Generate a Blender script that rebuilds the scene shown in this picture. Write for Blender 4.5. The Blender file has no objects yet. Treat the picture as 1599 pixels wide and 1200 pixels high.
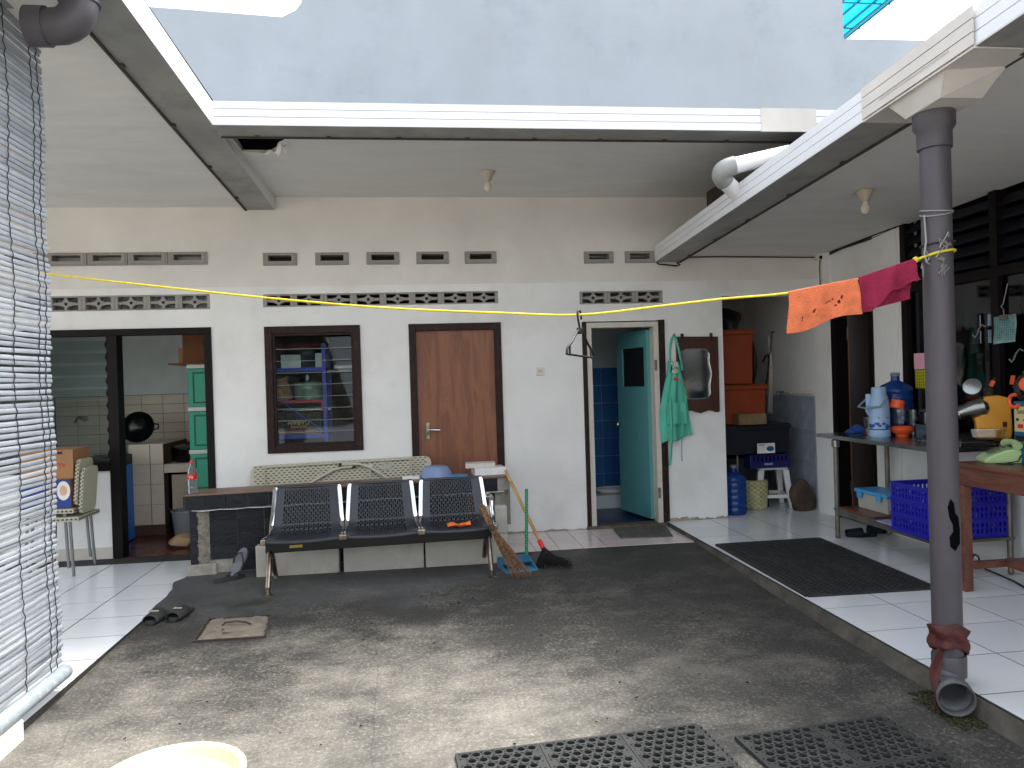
import bpy, bmesh, math, random
from mathutils import Vector, Matrix, Euler
R = math.radians
random.seed(7)
scene = bpy.context.scene
col = scene.collection

# ------------------------------------------------------------------ camera
H = 1.46
cam_d = bpy.data.cameras.new('camera')
cam_d.sensor_fit = 'HORIZONTAL'; cam_d.sensor_width = 36.0
F_PX, YAW, PITCH, ROLL = 1168.77, 0.125002, -0.005156, -0.029843
cam_d.lens = F_PX / 1599 * 36.0
cam_d.clip_start = 0.05; cam_d.clip_end = 500
cam = bpy.data.objects.new('camera', cam_d); col.objects.link(cam)
fw = Vector((math.sin(YAW)*math.cos(PITCH), math.cos(YAW)*math.cos(PITCH), math.sin(PITCH)))
rt = Vector((math.cos(YAW), -math.sin(YAW), 0)); up = rt.cross(fw)
cr, sr = math.cos(ROLL), math.sin(ROLL)
rt2 = rt*cr + up*sr; up2 = up*cr - rt*sr
cam.matrix_world = Matrix(((rt2.x, up2.x, -fw.x, 0), (rt2.y, up2.y, -fw.y, 0), (rt2.z, up2.z, -fw.z, H), (0, 0, 0, 1)))
scene.camera = cam

# ------------------------------------------------------------------ light: bright overcast day, sun veiled and high
SUN_EL, SUN_AZ = 66, 62          # azimuth measured from +Y towards +X: where the sun stands
world = bpy.data.worlds.new('World'); scene.world = world; world.use_nodes = True
wn, wl = world.node_tree.nodes, world.node_tree.links
sky = wn.new('ShaderNodeTexSky'); sky.sky_type = 'NISHITA'; sky.sun_disc = False
sky.sun_elevation = R(SUN_EL); sky.sun_rotation = R(SUN_AZ)
sky.air_density = 1.0; sky.dust_density = 4.0; sky.ozone_density = 1.0
hs = wn.new('ShaderNodeHueSaturation'); hs.inputs['Saturation'].default_value = 0.30
bg = wn['Background']; bg.inputs['Strength'].default_value = 0.15
wl.new(sky.outputs[0], hs.inputs['Color']); wl.new(hs.outputs[0], bg.inputs['Color'])
sun_d = bpy.data.lights.new('sun', 'SUN'); sun_d.energy = 0.75; sun_d.angle = R(20); sun_d.color = (1, .955, .88)
sun = bpy.data.objects.new('sun', sun_d); col.objects.link(sun)
sdir = Vector((math.sin(R(SUN_AZ))*math.cos(R(SUN_EL)), math.cos(R(SUN_AZ))*math.cos(R(SUN_EL)), math.sin(R(SUN_EL))))
sun.rotation_euler = sdir.to_track_quat('Z', 'Y').to_euler(); sun.location = (3, 3, 12)
scene.view_settings.view_transform = 'Standard'; scene.view_settings.look = 'None'
scene.view_settings.exposure = 2.2; scene.view_settings.gamma = 1.0
scene.cycles.max_bounces = 10; scene.cycles.diffuse_bounces = 8; scene.cycles.glossy_bounces = 3; scene.cycles.transmission_bounces = 6; scene.cycles.transparent_max_bounces = 16
scene.cycles.use_denoising = True

# ------------------------------------------------------------------ pixels of the photograph to directions
def ray(x, y):
    d = rt2*((x-799.5)/F_PX) + up2*(-(y-600)/F_PX) + fw
    return d
def py_(x, y, Y): d = ray(x, y); t = Y/d.y; return Vector((d.x*t, Y, d.z*t+H))
def pz_(x, y, z): d = ray(x, y); t = (z-H)/d.z; return Vector((d.x*t, d.y*t, z))
def px_(x, y, X): d = ray(x, y); t = X/d.x; return Vector((X, d.y*t, d.z*t+H))

# ------------------------------------------------------------------ materials
def C(r, g, b):
    f = lambda c: (c/255/12.92) if c/255 <= .04045 else ((c/255+.055)/1.055)**2.4
    return (f(r), f(g), f(b), 1)
MATS = {}
def mat(name, c, rough=.6, metal=0., var=.10, scale=6., bump=0., bscale=80., rnd=0., spec=.5, trans=0., stain=None, stain_scale=1.5, stain_amt=.5, stretch=(1, 1, 1), emit=None, ior=1.45, alpha=1., detail=6):
    m = bpy.data.materials.new(name); m.use_nodes = True
    n, l = m.node_tree.nodes, m.node_tree.links
    b = n['Principled BSDF']
    tc = n.new('ShaderNodeTexCoord'); mp = n.new('ShaderNodeMapping'); mp.inputs['Scale'].default_value = stretch
    l.new(tc.outputs['Object'], mp.inputs['Vector'])
    no = n.new('ShaderNodeTexNoise'); no.inputs['Scale'].default_value = scale; no.inputs['Detail'].default_value = detail; no.inputs['Roughness'].default_value = .62
    l.new(mp.outputs[0], no.inputs['Vector'])
    mx = n.new('ShaderNodeMix'); mx.data_type = 'RGBA'
    lo = [max(0, v*(1-var*1.6)) for v in c[:3]]+[1]; hi = [min(1, v*(1+var*1.2)) for v in c[:3]]+[1]
    mx.inputs[6].default_value = lo; mx.inputs[7].default_value = hi
    cr_ = n.new('ShaderNodeMapRange'); cr_.inputs[1].default_value = .3; cr_.inputs[2].default_value = .7
    l.new(no.outputs['Fac'], cr_.inputs[0]); l.new(cr_.outputs[0], mx.inputs[0])
    out = mx.outputs[2]
    if stain:
        ns = n.new('ShaderNodeTexNoise'); ns.inputs['Scale'].default_value = stain_scale; ns.inputs['Detail'].default_value = 9; ns.inputs['Roughness'].default_value = .7
        l.new(mp.outputs[0], ns.inputs['Vector'])
        r2 = n.new('ShaderNodeMapRange'); r2.inputs[1].default_value = .52; r2.inputs[2].default_value = .72; r2.inputs[4].default_value = stain_amt
        l.new(ns.outputs['Fac'], r2.inputs[0])
        m2 = n.new('ShaderNodeMix'); m2.data_type = 'RGBA'; m2.inputs[7].default_value = stain
        l.new(r2.outputs[0], m2.inputs[0]); l.new(out, m2.inputs[6]); out = m2.outputs[2]
    if rnd:
        oi = n.new('ShaderNodeObjectInfo'); h2 = n.new('ShaderNodeHueSaturation')
        mr = n.new('ShaderNodeMapRange'); mr.inputs[3].default_value = 1-rnd; mr.inputs[4].default_value = 1+rnd
        l.new(oi.outputs['Random'], mr.inputs[0]); l.new(mr.outputs[0], h2.inputs['Value']); l.new(out, h2.inputs['Color']); out = h2.outputs[0]
    l.new(out, b.inputs['Base Color'])
    rr = n.new('ShaderNodeMapRange'); rr.inputs[3].default_value = max(.02, rough-.08); rr.inputs[4].default_value = min(1, rough+.1)
    l.new(no.outputs['Fac'], rr.inputs[0]); l.new(rr.outputs[0], b.inputs['Roughness'])
    b.inputs['Metallic'].default_value = metal
    b.inputs['Specular IOR Level'].default_value = spec
    b.inputs['Transmission Weight'].default_value = trans; b.inputs['IOR'].default_value = ior
    b.inputs['Alpha'].default_value = alpha
    if bump:
        nb = n.new('ShaderNodeTexNoise'); nb.inputs['Scale'].default_value = bscale; nb.inputs['Detail'].default_value = 5
        l.new(mp.outputs[0], nb.inputs['Vector'])
        bp = n.new('ShaderNodeBump'); bp.inputs['Strength'].default_value = bump; bp.inputs['Distance'].default_value = .01
        l.new(nb.outputs['Fac'], bp.inputs['Height']); l.new(bp.outputs[0], b.inputs['Normal'])
    MATS[name] = m
    return m

def mat_ground():
    m = bpy.data.materials.new('courtyard_concrete'); m.use_nodes = True
    n, l = m.node_tree.nodes, m.node_tree.links; b = n['Principled BSDF']
    tc = n.new('ShaderNodeTexCoord')
    def noise(s, d, rg=.6, sc=(1, 1, 1)):
        mp = n.new('ShaderNodeMapping'); mp.inputs['Scale'].default_value = sc; l.new(tc.outputs['Object'], mp.inputs['Vector'])
        t = n.new('ShaderNodeTexNoise'); t.inputs['Scale'].default_value = s; t.inputs['Detail'].default_value = d; t.inputs['Roughness'].default_value = rg
        l.new(mp.outputs[0], t.inputs['Vector']); return t.outputs['Fac']
    def rng(s, a, b_, lo=0, hi=1):
        r = n.new('ShaderNodeMapRange'); r.inputs[1].default_value = a; r.inputs[2].default_value = b_; r.inputs[3].default_value = lo; r.inputs[4].default_value = hi
        l.new(s, r.inputs[0]); return r.outputs[0]
    def mix(f, a, b_):
        x = n.new('ShaderNodeMix'); x.data_type = 'RGBA'
        for i, v in ((6, a), (7, b_)):
            if isinstance(v, tuple): x.inputs[i].default_value = v
            else: l.new(v, x.inputs[i])
        l.new(f, x.inputs[0]); return x.outputs[2]
    def math_(op, a, b_):
        x = n.new('ShaderNodeMath'); x.operation = op; x.use_clamp = True
        for i, v in ((0, a), (1, b_)):
            if isinstance(v, (int, float)): x.inputs[i].default_value = v
            else: l.new(v, x.inputs[i])
        return x.outputs[0]
    # pale worn cement painted where sunlight falls, painted shade in the far corner
    dn = n.new('ShaderNodeTexNoise'); dn.inputs['Scale'].default_value = 1.1; dn.inputs['Detail'].default_value = 7; dn.inputs['Roughness'].default_value = .65; l.new(tc.outputs['Object'], dn.inputs['Vector'])
    dsc = n.new('ShaderNodeVectorMath'); dsc.operation = 'MULTIPLY_ADD'; dsc.inputs[1].default_value = (3.2, 3.2, 0); dsc.inputs[2].default_value = (-1.6, -1.6, 0); l.new(dn.outputs['Color'], dsc.inputs[0])
    dad = n.new('ShaderNodeVectorMath'); dad.operation = 'ADD'; l.new(tc.outputs['Object'], dad.inputs[0]); l.new(dsc.outputs[0], dad.inputs[1])
    sep = n.new('ShaderNodeSeparateXYZ'); l.new(dad.outputs[0], sep.inputs[0])      # ragged outlines for the sunlit area, corner shade and wash
    near = rng(sep.outputs['Y'], 4.7, 3.0)                     # pale foreground, sunlight put into the cement colour
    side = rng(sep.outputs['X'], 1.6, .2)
    sunlit_pale = math_('MULTIPLY', near, side)
    big = noise(.9, 4, .55); fine = noise(58, 9, .82); streak = noise(3.2, 10, .74, (.85, 1.1, 1))
    s1 = math_('ADD', math_('MULTIPLY', sunlit_pale, .24), math_('MULTIPLY', rng(big, .3, .7), .26))
    s2 = math_('ADD', s1, math_('MULTIPLY', rng(streak, .32, .68), .34))
    s3 = math_('ADD', s2, math_('MULTIPLY', rng(fine, .34, .66, -.5, .5), .75))
    c0 = mix(rng(s3, .30, .86), C(54, 54, 52), C(148, 144, 134))
    wash = math_('MULTIPLY', rng(sep.outputs['Y'], 4.85, 5.15), rng(sep.outputs['X'], 1.0, .3))      # smoother cement wash below the bench
    c1a = mix(math_('MULTIPLY', wash, .5), c0, C(92, 94, 95))
    corner_shade = math_('MULTIPLY', rng(sep.outputs['X'], .3, 1.5), math_('MULTIPLY', rng(sep.outputs['Y'], 3.2, 4.6), rng(big, .25, .6)))  # shade painted into the far corner, broken by noise
    c1 = mix(math_('MULTIPLY', corner_shade, .6), c1a, C(46, 46, 45))
    blot = noise(1.7, 6, .62, (1.2, .8, 1))                     # broad charcoal stains
    c1 = mix(rng(blot, .50, .68, 0, .55), c1, C(52, 52, 51))
    speck = noise(95, 6, .85)
    c2 = mix(rng(speck, .54, .62, 0, .75), c1, C(58, 57, 54))
    speck2 = noise(130, 4, .8)
    c3 = mix(rng(speck2, .64, .70, 0, .45), c2, C(205, 200, 186))
    # hairline cracks
    vo = n.new('ShaderNodeTexVoronoi'); vo.feature = 'DISTANCE_TO_EDGE'; vo.inputs['Scale'].default_value = .55
    wv = n.new('ShaderNodeTexNoise'); wv.inputs['Scale'].default_value = 3; wv.inputs['Detail'].default_value = 6
    va = n.new('ShaderNodeVectorMath'); va.operation = 'ADD'; l.new(tc.outputs['Object'], va.inputs[0])
    vs = n.new('ShaderNodeVectorMath'); vs.operation = 'SCALE'; vs.inputs['Scale'].default_value = .5; l.new(wv.outputs['Color'], vs.inputs[0]); l.new(vs.outputs[0], va.inputs[1])
    l.new(va.outputs[0], vo.inputs['Vector'])
    crack = rng(vo.outputs['Distance'], .0, .0028, .35, 0)
    c4 = mix(crack, c3, C(60, 58, 54))
    l.new(c4, b.inputs['Base Color'])
    l.new(rng(s3, .2, .9, .62, .9), b.inputs['Roughness']); b.inputs['Specular IOR Level'].default_value = .35
    hgt = math_('ADD', math_('MULTIPLY', fine, .6), math_('MULTIPLY', speck, .4))
    bp = n.new('ShaderNodeBump'); bp.inputs['Strength'].default_value = .45; bp.inputs['Distance'].default_value = .012
    l.new(hgt, bp.inputs['Height']); l.new(bp.outputs[0], b.inputs['Normal'])
    return m

def mat_wood(name, dark, light, rough=.45, axis='Z', ring=1.0, scale=3.5):
    m = bpy.data.materials.new(name); m.use_nodes = True
    n, l = m.node_tree.nodes, m.node_tree.links; b = n['Principled BSDF']
    tc = n.new('ShaderNodeTexCoord'); mp = n.new('ShaderNodeMapping')
    s = {'Z': (7, 7, .7), 'X': (.7, 7, 7), 'Y': (7, .7, 7)}[axis]
    mp.inputs['Scale'].default_value = s; l.new(tc.outputs['Object'], mp.inputs[0])
    a = n.new('ShaderNodeTexNoise'); a.inputs['Scale'].default_value = scale*.45; a.inputs['Detail'].default_value = 3; a.inputs['Distortion'].default_value = 1.2*ring
    l.new(mp.outputs[0], a.inputs['Vector'])
    mm = n.new('ShaderNodeMath'); mm.operation = 'MULTIPLY'; mm.inputs[1].default_value = 26*ring; l.new(a.outputs['Fac'], mm.inputs[0])
    sn = n.new('ShaderNodeMath'); sn.operation = 'SINE'; l.new(mm.outputs[0], sn.inputs[0])
    g = n.new('ShaderNodeTexNoise'); g.inputs['Scale'].default_value = scale*6; g.inputs['Detail'].default_value = 6; l.new(mp.outputs[0], g.inputs['Vector'])
    r = n.new('ShaderNodeMapRange'); r.inputs[1].default_value = -1; r.inputs[2].default_value = 1; r.inputs[3].default_value = .15; r.inputs[4].default_value = .65; l.new(sn.outputs[0], r.inputs[0])
    ad = n.new('ShaderNodeMath'); ad.operation = 'MULTIPLY_ADD'; ad.inputs[1].default_value = .9; ad.inputs[2].default_value = -.35; l.new(g.outputs['Fac'], ad.inputs[0])
    sm = n.new('ShaderNodeMath'); sm.operation = 'ADD'; sm.use_clamp = True; l.new(r.outputs[0], sm.inputs[0]); l.new(ad.outputs[0], sm.inputs[1])
    x = n.new('ShaderNodeMix'); x.data_type = 'RGBA'; x.inputs[6].default_value = dark; x.inputs[7].default_value = light
    l.new(sm.outputs[0], x.inputs[0]); l.new(x.outputs[2], b.inputs['Base Color']); b.inputs['Roughness'].default_value = rough
    bp = n.new('ShaderNodeBump'); bp.inputs['Strength'].default_value = .12; bp.inputs['Distance'].default_value = .004; l.new(g.outputs['Fac'], bp.inputs['Height']); l.new(bp.outputs[0], b.inputs['Normal'])
    MATS[name] = m; return m

def mat_glass(name, tint, mixf=.12, rough=.03):
    """thin window glass: mostly see-through, a little mirror"""
    m = bpy.data.materials.new(name); m.use_nodes = True
    n, l = m.node_tree.nodes, m.node_tree.links
    o = n['Material Output']; n.remove(n['Principled BSDF'])
    t = n.new('ShaderNodeBsdfTransparent'); t.inputs[0].default_value = tint
    g = n.new('ShaderNodeBsdfGlossy'); g.inputs['Roughness'].default_value = rough
    fr = n.new('ShaderNodeLayerWeight'); fr.inputs[0].default_value = .5
    pw = n.new('ShaderNodeMath'); pw.operation = 'POWER'; pw.inputs[1].default_value = 4.5; l.new(fr.outputs['Facing'], pw.inputs[0])
    ad = n.new('ShaderNodeMath'); ad.operation = 'ADD'; ad.inputs[1].default_value = mixf; ad.use_clamp = True; l.new(pw.outputs[0], ad.inputs[0])
    x = n.new('ShaderNodeMixShader'); l.new(ad.outputs[0], x.inputs[0]); l.new(t.outputs[0], x.inputs[1]); l.new(g.outputs[0], x.inputs[2])
    l.new(x.outputs[0], o.inputs['Surface']); MATS[name] = m; return m

def mat_translucent(name, c, amt=.6, rough=.3):
    m = bpy.data.materials.new(name); m.use_nodes = True
    n, l = m.node_tree.nodes, m.node_tree.links; o = n['Material Output']; b = n['Principled BSDF']
    b.inputs['Base Color'].default_value = c; b.inputs['Roughness'].default_value = rough
    t = n.new('ShaderNodeBsdfTranslucent'); t.inputs[0].default_value = c
    x = n.new('ShaderNodeMixShader'); x.inputs[0].default_value = amt
    l.new(b.outputs[0], x.inputs[1]); l.new(t.outputs[0], x.inputs[2]); l.new(x.outputs[0], o.inputs['Surface']); MATS[name] = m; return m

M = MATS
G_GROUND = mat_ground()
mat('plaster', C(232, 232, 229), .75, var=.035, scale=2.2, bump=.12, bscale=35, stain=C(178, 172, 160), stain_scale=1.3, stain_amt=.28)
mat('plaster_upper', C(224, 220, 214), .8, var=.05, scale=1.6, bump=.1, bscale=30, stain=C(190, 182, 172), stain_scale=1.0, stain_amt=.3)
mat('ceiling_paint', C(222, 221, 217), .8, var=.05, scale=1.2, bump=.05, bscale=12, stain=C(196, 193, 186), stain_scale=1.1, stain_amt=.4, stretch=(1, 3, 1))
mat('neighbour_plaster', C(160, 169, 177), .85, var=.06, scale=.8, bump=.15, bscale=12, stain=C(130, 141, 152), stain_scale=.9, stain_amt=.5)
mat('floor_tile', C(226, 230, 234), .10, var=.02, scale=3, rnd=.035, stain=C(190, 190, 186), stain_scale=5, stain_amt=.18)
mat('step_tile', C(214, 202, 200), .18, var=.03, scale=5, rnd=.05, stain=C(160, 150, 144), stain_scale=6, stain_amt=.3)
mat('grout', C(58, 56, 53), .9, var=.2, scale=20)
mat('gutter_white', C(228, 230, 233), .35, var=.03, scale=2, stain=C(190, 190, 186), stain_scale=2, stain_amt=.25)
mat('gutter_aged', C(208, 203, 196), .45, var=.07, scale=3)
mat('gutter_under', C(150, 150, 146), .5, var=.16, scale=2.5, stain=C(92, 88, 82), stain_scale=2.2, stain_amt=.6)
mat('rusty_trim', C(72, 64, 58), .8, var=.3, scale=14)
mat('pipe_grey', C(78, 74, 79), .42, var=.05, scale=3, stain=C(96, 92, 96), stain_scale=6, stain_amt=.25)
mat('pipe_elbow', C(84, 86, 88), .45, var=.1, scale=5, stain=C(56, 56, 54), stain_amt=.5, stain_scale=4)
mat('pvc_white', C(238, 238, 238), .3, var=.02)
mat('black_void', C(5, 5, 6), .95, var=.1, spec=.1)
mat('frame_dark', C(40, 24, 22), .5, spec=.25, var=.18, scale=10, bump=.1, stain=C(95, 75, 65), stain_scale=18, stain_amt=.3)
mat('frame_black', C(20, 15, 15), .5, spec=.2, var=.2, scale=10)
mat('frame_cream', C(206, 200, 188), .5, var=.08, scale=6, stain=C(150, 138, 120), stain_amt=.5, stain_scale=6)
mat_wood('door_plywood', C(108, 60, 38), C(146, 92, 62), .5, ring=.75)
mat_wood('mirror_wood', C(48, 20, 14), C(76, 36, 24), .35)
mat_wood('table_wood', C(84, 48, 38), C(122, 76, 60), .35, 'Y')
mat_wood('dark_wood', C(20, 11, 8), C(40, 22, 15), .4)
mat_wood('cane', C(150, 108, 60), C(205, 165, 105), .5, 'Z')
mat('teal_door', C(92, 156, 158), .4, var=.06, scale=3, stain=C(70, 120, 122), stain_amt=.35, stain_scale=3)
mat('teal_apron', C(88, 184, 160), .85, var=.08, scale=8, bump=.25, bscale=120)
mat('teal_drawer', C(40, 160, 128), .35, var=.06)
mat('drawer_white', C(214, 214, 206), .4, var=.04)
mat('breeze_grey', C(152, 148, 143), .85, var=.1, scale=12, bump=.2, stain=C(110, 105, 100), stain_amt=.4, stain_scale=8)
mat('bamboo_slat', C(148, 154, 161), .5, var=.16, scale=5, rnd=.14, stretch=(3, .6, 3), stain=C(140, 136, 130), stain_scale=5, stain_amt=.5)
mat('cord_dark', C(50, 50, 56), .9, var=.2)
mat('rail_grey', C(150, 160, 166), .4, var=.06, scale=4, stain=C(225, 228, 230), stain_scale=30, stain_amt=.8)
mat('chrome', C(205, 207, 210), .13, metal=1, var=.05)
mat('chrome_worn', C(150, 138, 124), .3, metal=1, var=.3, scale=10, stain=C(90, 66, 48), stain_amt=.7, stain_scale=7)
mat('bench_steel', C(50, 54, 60), .36, var=.1, scale=6)
mat('bench_beam', C(18, 18, 19), .35, var=.1)
mat('brass_plate', C(180, 150, 70), .4, metal=.6)
mat('steel', C(150, 152, 152), .25, metal=1, var=.1, scale=5)
mat('steel_dull', C(128, 124, 116), .45, metal=.8, var=.25, scale=8, stain=C(96, 76, 58), stain_amt=.6, stain_scale=9)
mat('black_tile', C(36, 38, 44), .4, var=.25, scale=30, bump=.8, bscale=60, rnd=.25, stretch=(.6, .6, 6))
mat('cement', C(150, 145, 134), .9, var=.16, scale=8, bump=.35, bscale=40, stain=C(205, 200, 190), stain_amt=.6, stain_scale=6)
mat('counter_top', C(126, 100, 84), .5, var=.16, scale=5, stain=C(90, 72, 62), stain_amt=.5)
mat('light_block', C(176, 172, 162), .95, var=.1, scale=4, bump=.3, bscale=60, stain=C(120, 104, 88), stain_amt=.7, stain_scale=2.5)
mat('rattan_plastic', C(184, 180, 158), .5, var=.04)
mat('tube_cream', C(190, 186, 168), .35, var=.03)
mat('black_plastic', C(24, 24, 26), .5, var=.12)
mat('black_rubber', C(48, 50, 49), .7, var=.18, scale=9, stain=C(70, 72, 70), stain_amt=.5, stain_scale=3)
mat('mat_black', C(46, 47, 48), .75, var=.2, scale=8, stain=C(88, 82, 72), stain_amt=.4, stain_scale=3)
mat('sandal_grey', C(104, 106, 112), .85, var=.1)
mat('white_paint', C(222, 222, 218), .6, var=.05, stain=C(140, 100, 72), stain_amt=.5, stain_scale=5)
mat('white_plastic', C(232, 232, 230), .35, var=.03)
mat('switch_cream', C(216, 212, 196), .4, var=.02)
mat_translucent('blue_translucent', C(168, 190, 226), .45)
mat('blue_lid', C(70, 160, 215), .35, var=.03)
mat('blue_crate', C(30, 30, 168), .38, var=.06)
mat('blue_crate_dark', C(20, 24, 92), .4, var=.08)
mat_translucent('gallon_blue', C(32, 74, 150), .35, .15)
mat_translucent('gallon_dark', C(20, 36, 98), .3, .15)
mat('blue_cloth', C(40, 80, 150), .9, var=.15)
mat('thermos_blue', C(150, 182, 214), .32, var=.03)
mat('thermos_print', C(50, 78, 160), .4)
mat('orange_plastic', C(240, 98, 52), .35, var=.04)
mat('orange_dark', C(134, 54, 14), .5, var=.08)
mat('yellow_machine', C(226, 156, 42), .38, var=.06, scale=4)
mat('machine_blue', C(24, 92, 132), .4, var=.06)
mat('machine_label', C(206, 190, 140), .5, var=.08, scale=20)
mat('phone_green', C(178, 208, 148), .3, var=.03)
mat('orange_towel', C(226, 122, 80), .95, var=.14, scale=18, bump=.8, bscale=160)
mat('maroon_towel', C(146, 34, 68), .95, var=.14, scale=14, bump=.8, bscale=160)
mat('orange_rag', C(232, 112, 52), .95, var=.12, scale=20, bump=.6)
mat('rope_yellow', C(226, 206, 44), .55, var=.1, scale=40)
mat('wire_grey', C(150, 150, 150), .5, metal=.3, var=.2)
mat('red_cloth', C(82, 36, 32), .6, var=.25, scale=12, bump=.4)
mat('moss', C(50, 52, 28), .95, var=.5, scale=30, bump=1.0, bscale=60)
mat('basin_yellow', C(204, 202, 164), .4, var=.04)
mat('rice_white', C(210, 211, 210), .8, var=.03, bump=.2)
mat('hatch_concrete', C(120, 114, 102), .95, var=.25, scale=12, bump=.8, bscale=30, stain=C(96, 84, 66), stain_amt=.8, stain_scale=6)
mat('doormat_grey', C(104, 106, 100), .95, var=.35, scale=26, bump=1, bscale=90, stretch=(1, 4, 1))
mat('cardboard', C(158, 116, 80), .85, var=.06, scale=4)
mat('cardboard_dark', C(120, 78, 48), .85, var=.08)
mat('box_blue', C(36, 58, 128), .5, var=.25, scale=8)
mat('print_white', C(224, 220, 214), .6, var=.1)
mat('print_red', C(190, 40, 44), .5, var=.06)
mat('print_gold', C(206, 160, 96), .5, var=.06)
mat('label_red', C(214, 40, 44), .4)
mat('water_clear', C(225, 232, 234), .06, trans=.95, ior=1.2, var=.01)
mat_glass('clear_plastic', (.86, .88, .88, 1), .10, .06)
mat('frosted', C(206, 208, 200), .45, trans=.35, ior=1.15, var=.03)
mat('tea', C(196, 84, 20), .1, trans=.5)
mat('kitchen_tile', C(220, 204, 186), .3, var=.05, rnd=.05)
mat('kitchen_wall', C(222, 226, 225), .8, var=.05)
mat('room_dark', C(74, 58, 50), .85, var=.15)
mat('room_plain', C(150, 148, 142), .85, var=.08)
mat('floor_red', C(92, 40, 34), .25, var=.2, scale=4)
mat('bath_tile', C(48, 104, 164), .22, var=.08, rnd=.08)
mat('bath_wall', C(186, 194, 196), .8, var=.04)
mat('bath_floor', C(24, 46, 92), .3, var=.15)
mat('dado_tile', C(150, 158, 168), .3, var=.16, scale=10, rnd=.06)
mat('rack_blue', C(58, 72, 176), .4, var=.05)
mat('rack_red', C(190, 44, 52), .4, var=.05)
mat('tin_green', C(126, 160, 138), .35, var=.35, scale=14, stain=C(190, 150, 140), stain_amt=.7, stain_scale=9)
mat('brown_bag', C(150, 112, 76), .7, var=.3, scale=10)
mat('black_shiny', C(10, 10, 11), .25, var=.1)
mat('black_bag', C(12, 12, 14), .5, var=.2)
mat('crate_navy', C(12, 14, 30), .5, var=.1)
mat('rock_brown', C(74, 62, 54), .85, var=.35, scale=7, bump=.9, bscale=14)
mat('grey_bucket', C(138, 142, 146), .5, var=.05)
mat('paper_tan', C(180, 152, 116), .9, var=.1)
mat('pink_card', C(226, 168, 186), .8, var=.04)
mat('yellow_mesh', C(196, 196, 40), .7, var=.2, scale=60)
mat('teal_paper', C(140, 178, 176), .8, var=.18, scale=30)
mat('bulb_white', C(214, 206, 188), .3, var=.03)
mat('socket_tan', C(188, 176, 156), .5, var=.1)
mat('turq_frame', C(20, 120, 150), .4)
mat_translucent('turquoise_sheet', C(60, 196, 214), .75)
mat('broom_stick', C(140, 106, 76), .85, var=.6, scale=60, rnd=.1)
mat('broom_bind', C(78, 62, 50), .8, var=.2)
mat('dustpan_blue', C(72, 128, 158), .4, var=.12)
mat('green_handle', C(40, 138, 96), .5, var=.12, scale=60)
mat('ijuk_black', C(26, 24, 25), .95, var=.3)
mat('cloth_white', C(206, 200, 190), .9, var=.1)
mat('mirror_glass', C(200, 204, 204), .03, metal=1, var=.01)
mat('cable_black', C(36, 34, 34), .6)
mat('navy_sandal', C(20, 28, 40), .8, var=.2)
mat('lilac_board', C(170, 172, 226), .35, var=.03)
mat_glass('louvre_glass', (.86, .92, .92, 1), .02)
mat_glass('window_glass', (.55, .60, .62, 1), .05)
def mat_weave():
    m = mat('basket_weave', C(168, 166, 120), .7, var=.25, scale=12)
    n, l = m.node_tree.nodes, m.node_tree.links; b = n['Principled BSDF']
    tc = n.new('ShaderNodeTexCoord'); ck = n.new('ShaderNodeTexChecker'); ck.inputs['Scale'].default_value = 34
    l.new(tc.outputs['Object'], ck.inputs['Vector'])
    bp = n.new('ShaderNodeBump'); bp.inputs['Strength'].default_value = .8; bp.inputs['Distance'].default_value = .01
    l.new(ck.outputs['Fac'], bp.inputs['Height']); l.new(bp.outputs[0], b.inputs['Normal'])
mat_weave()

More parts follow.
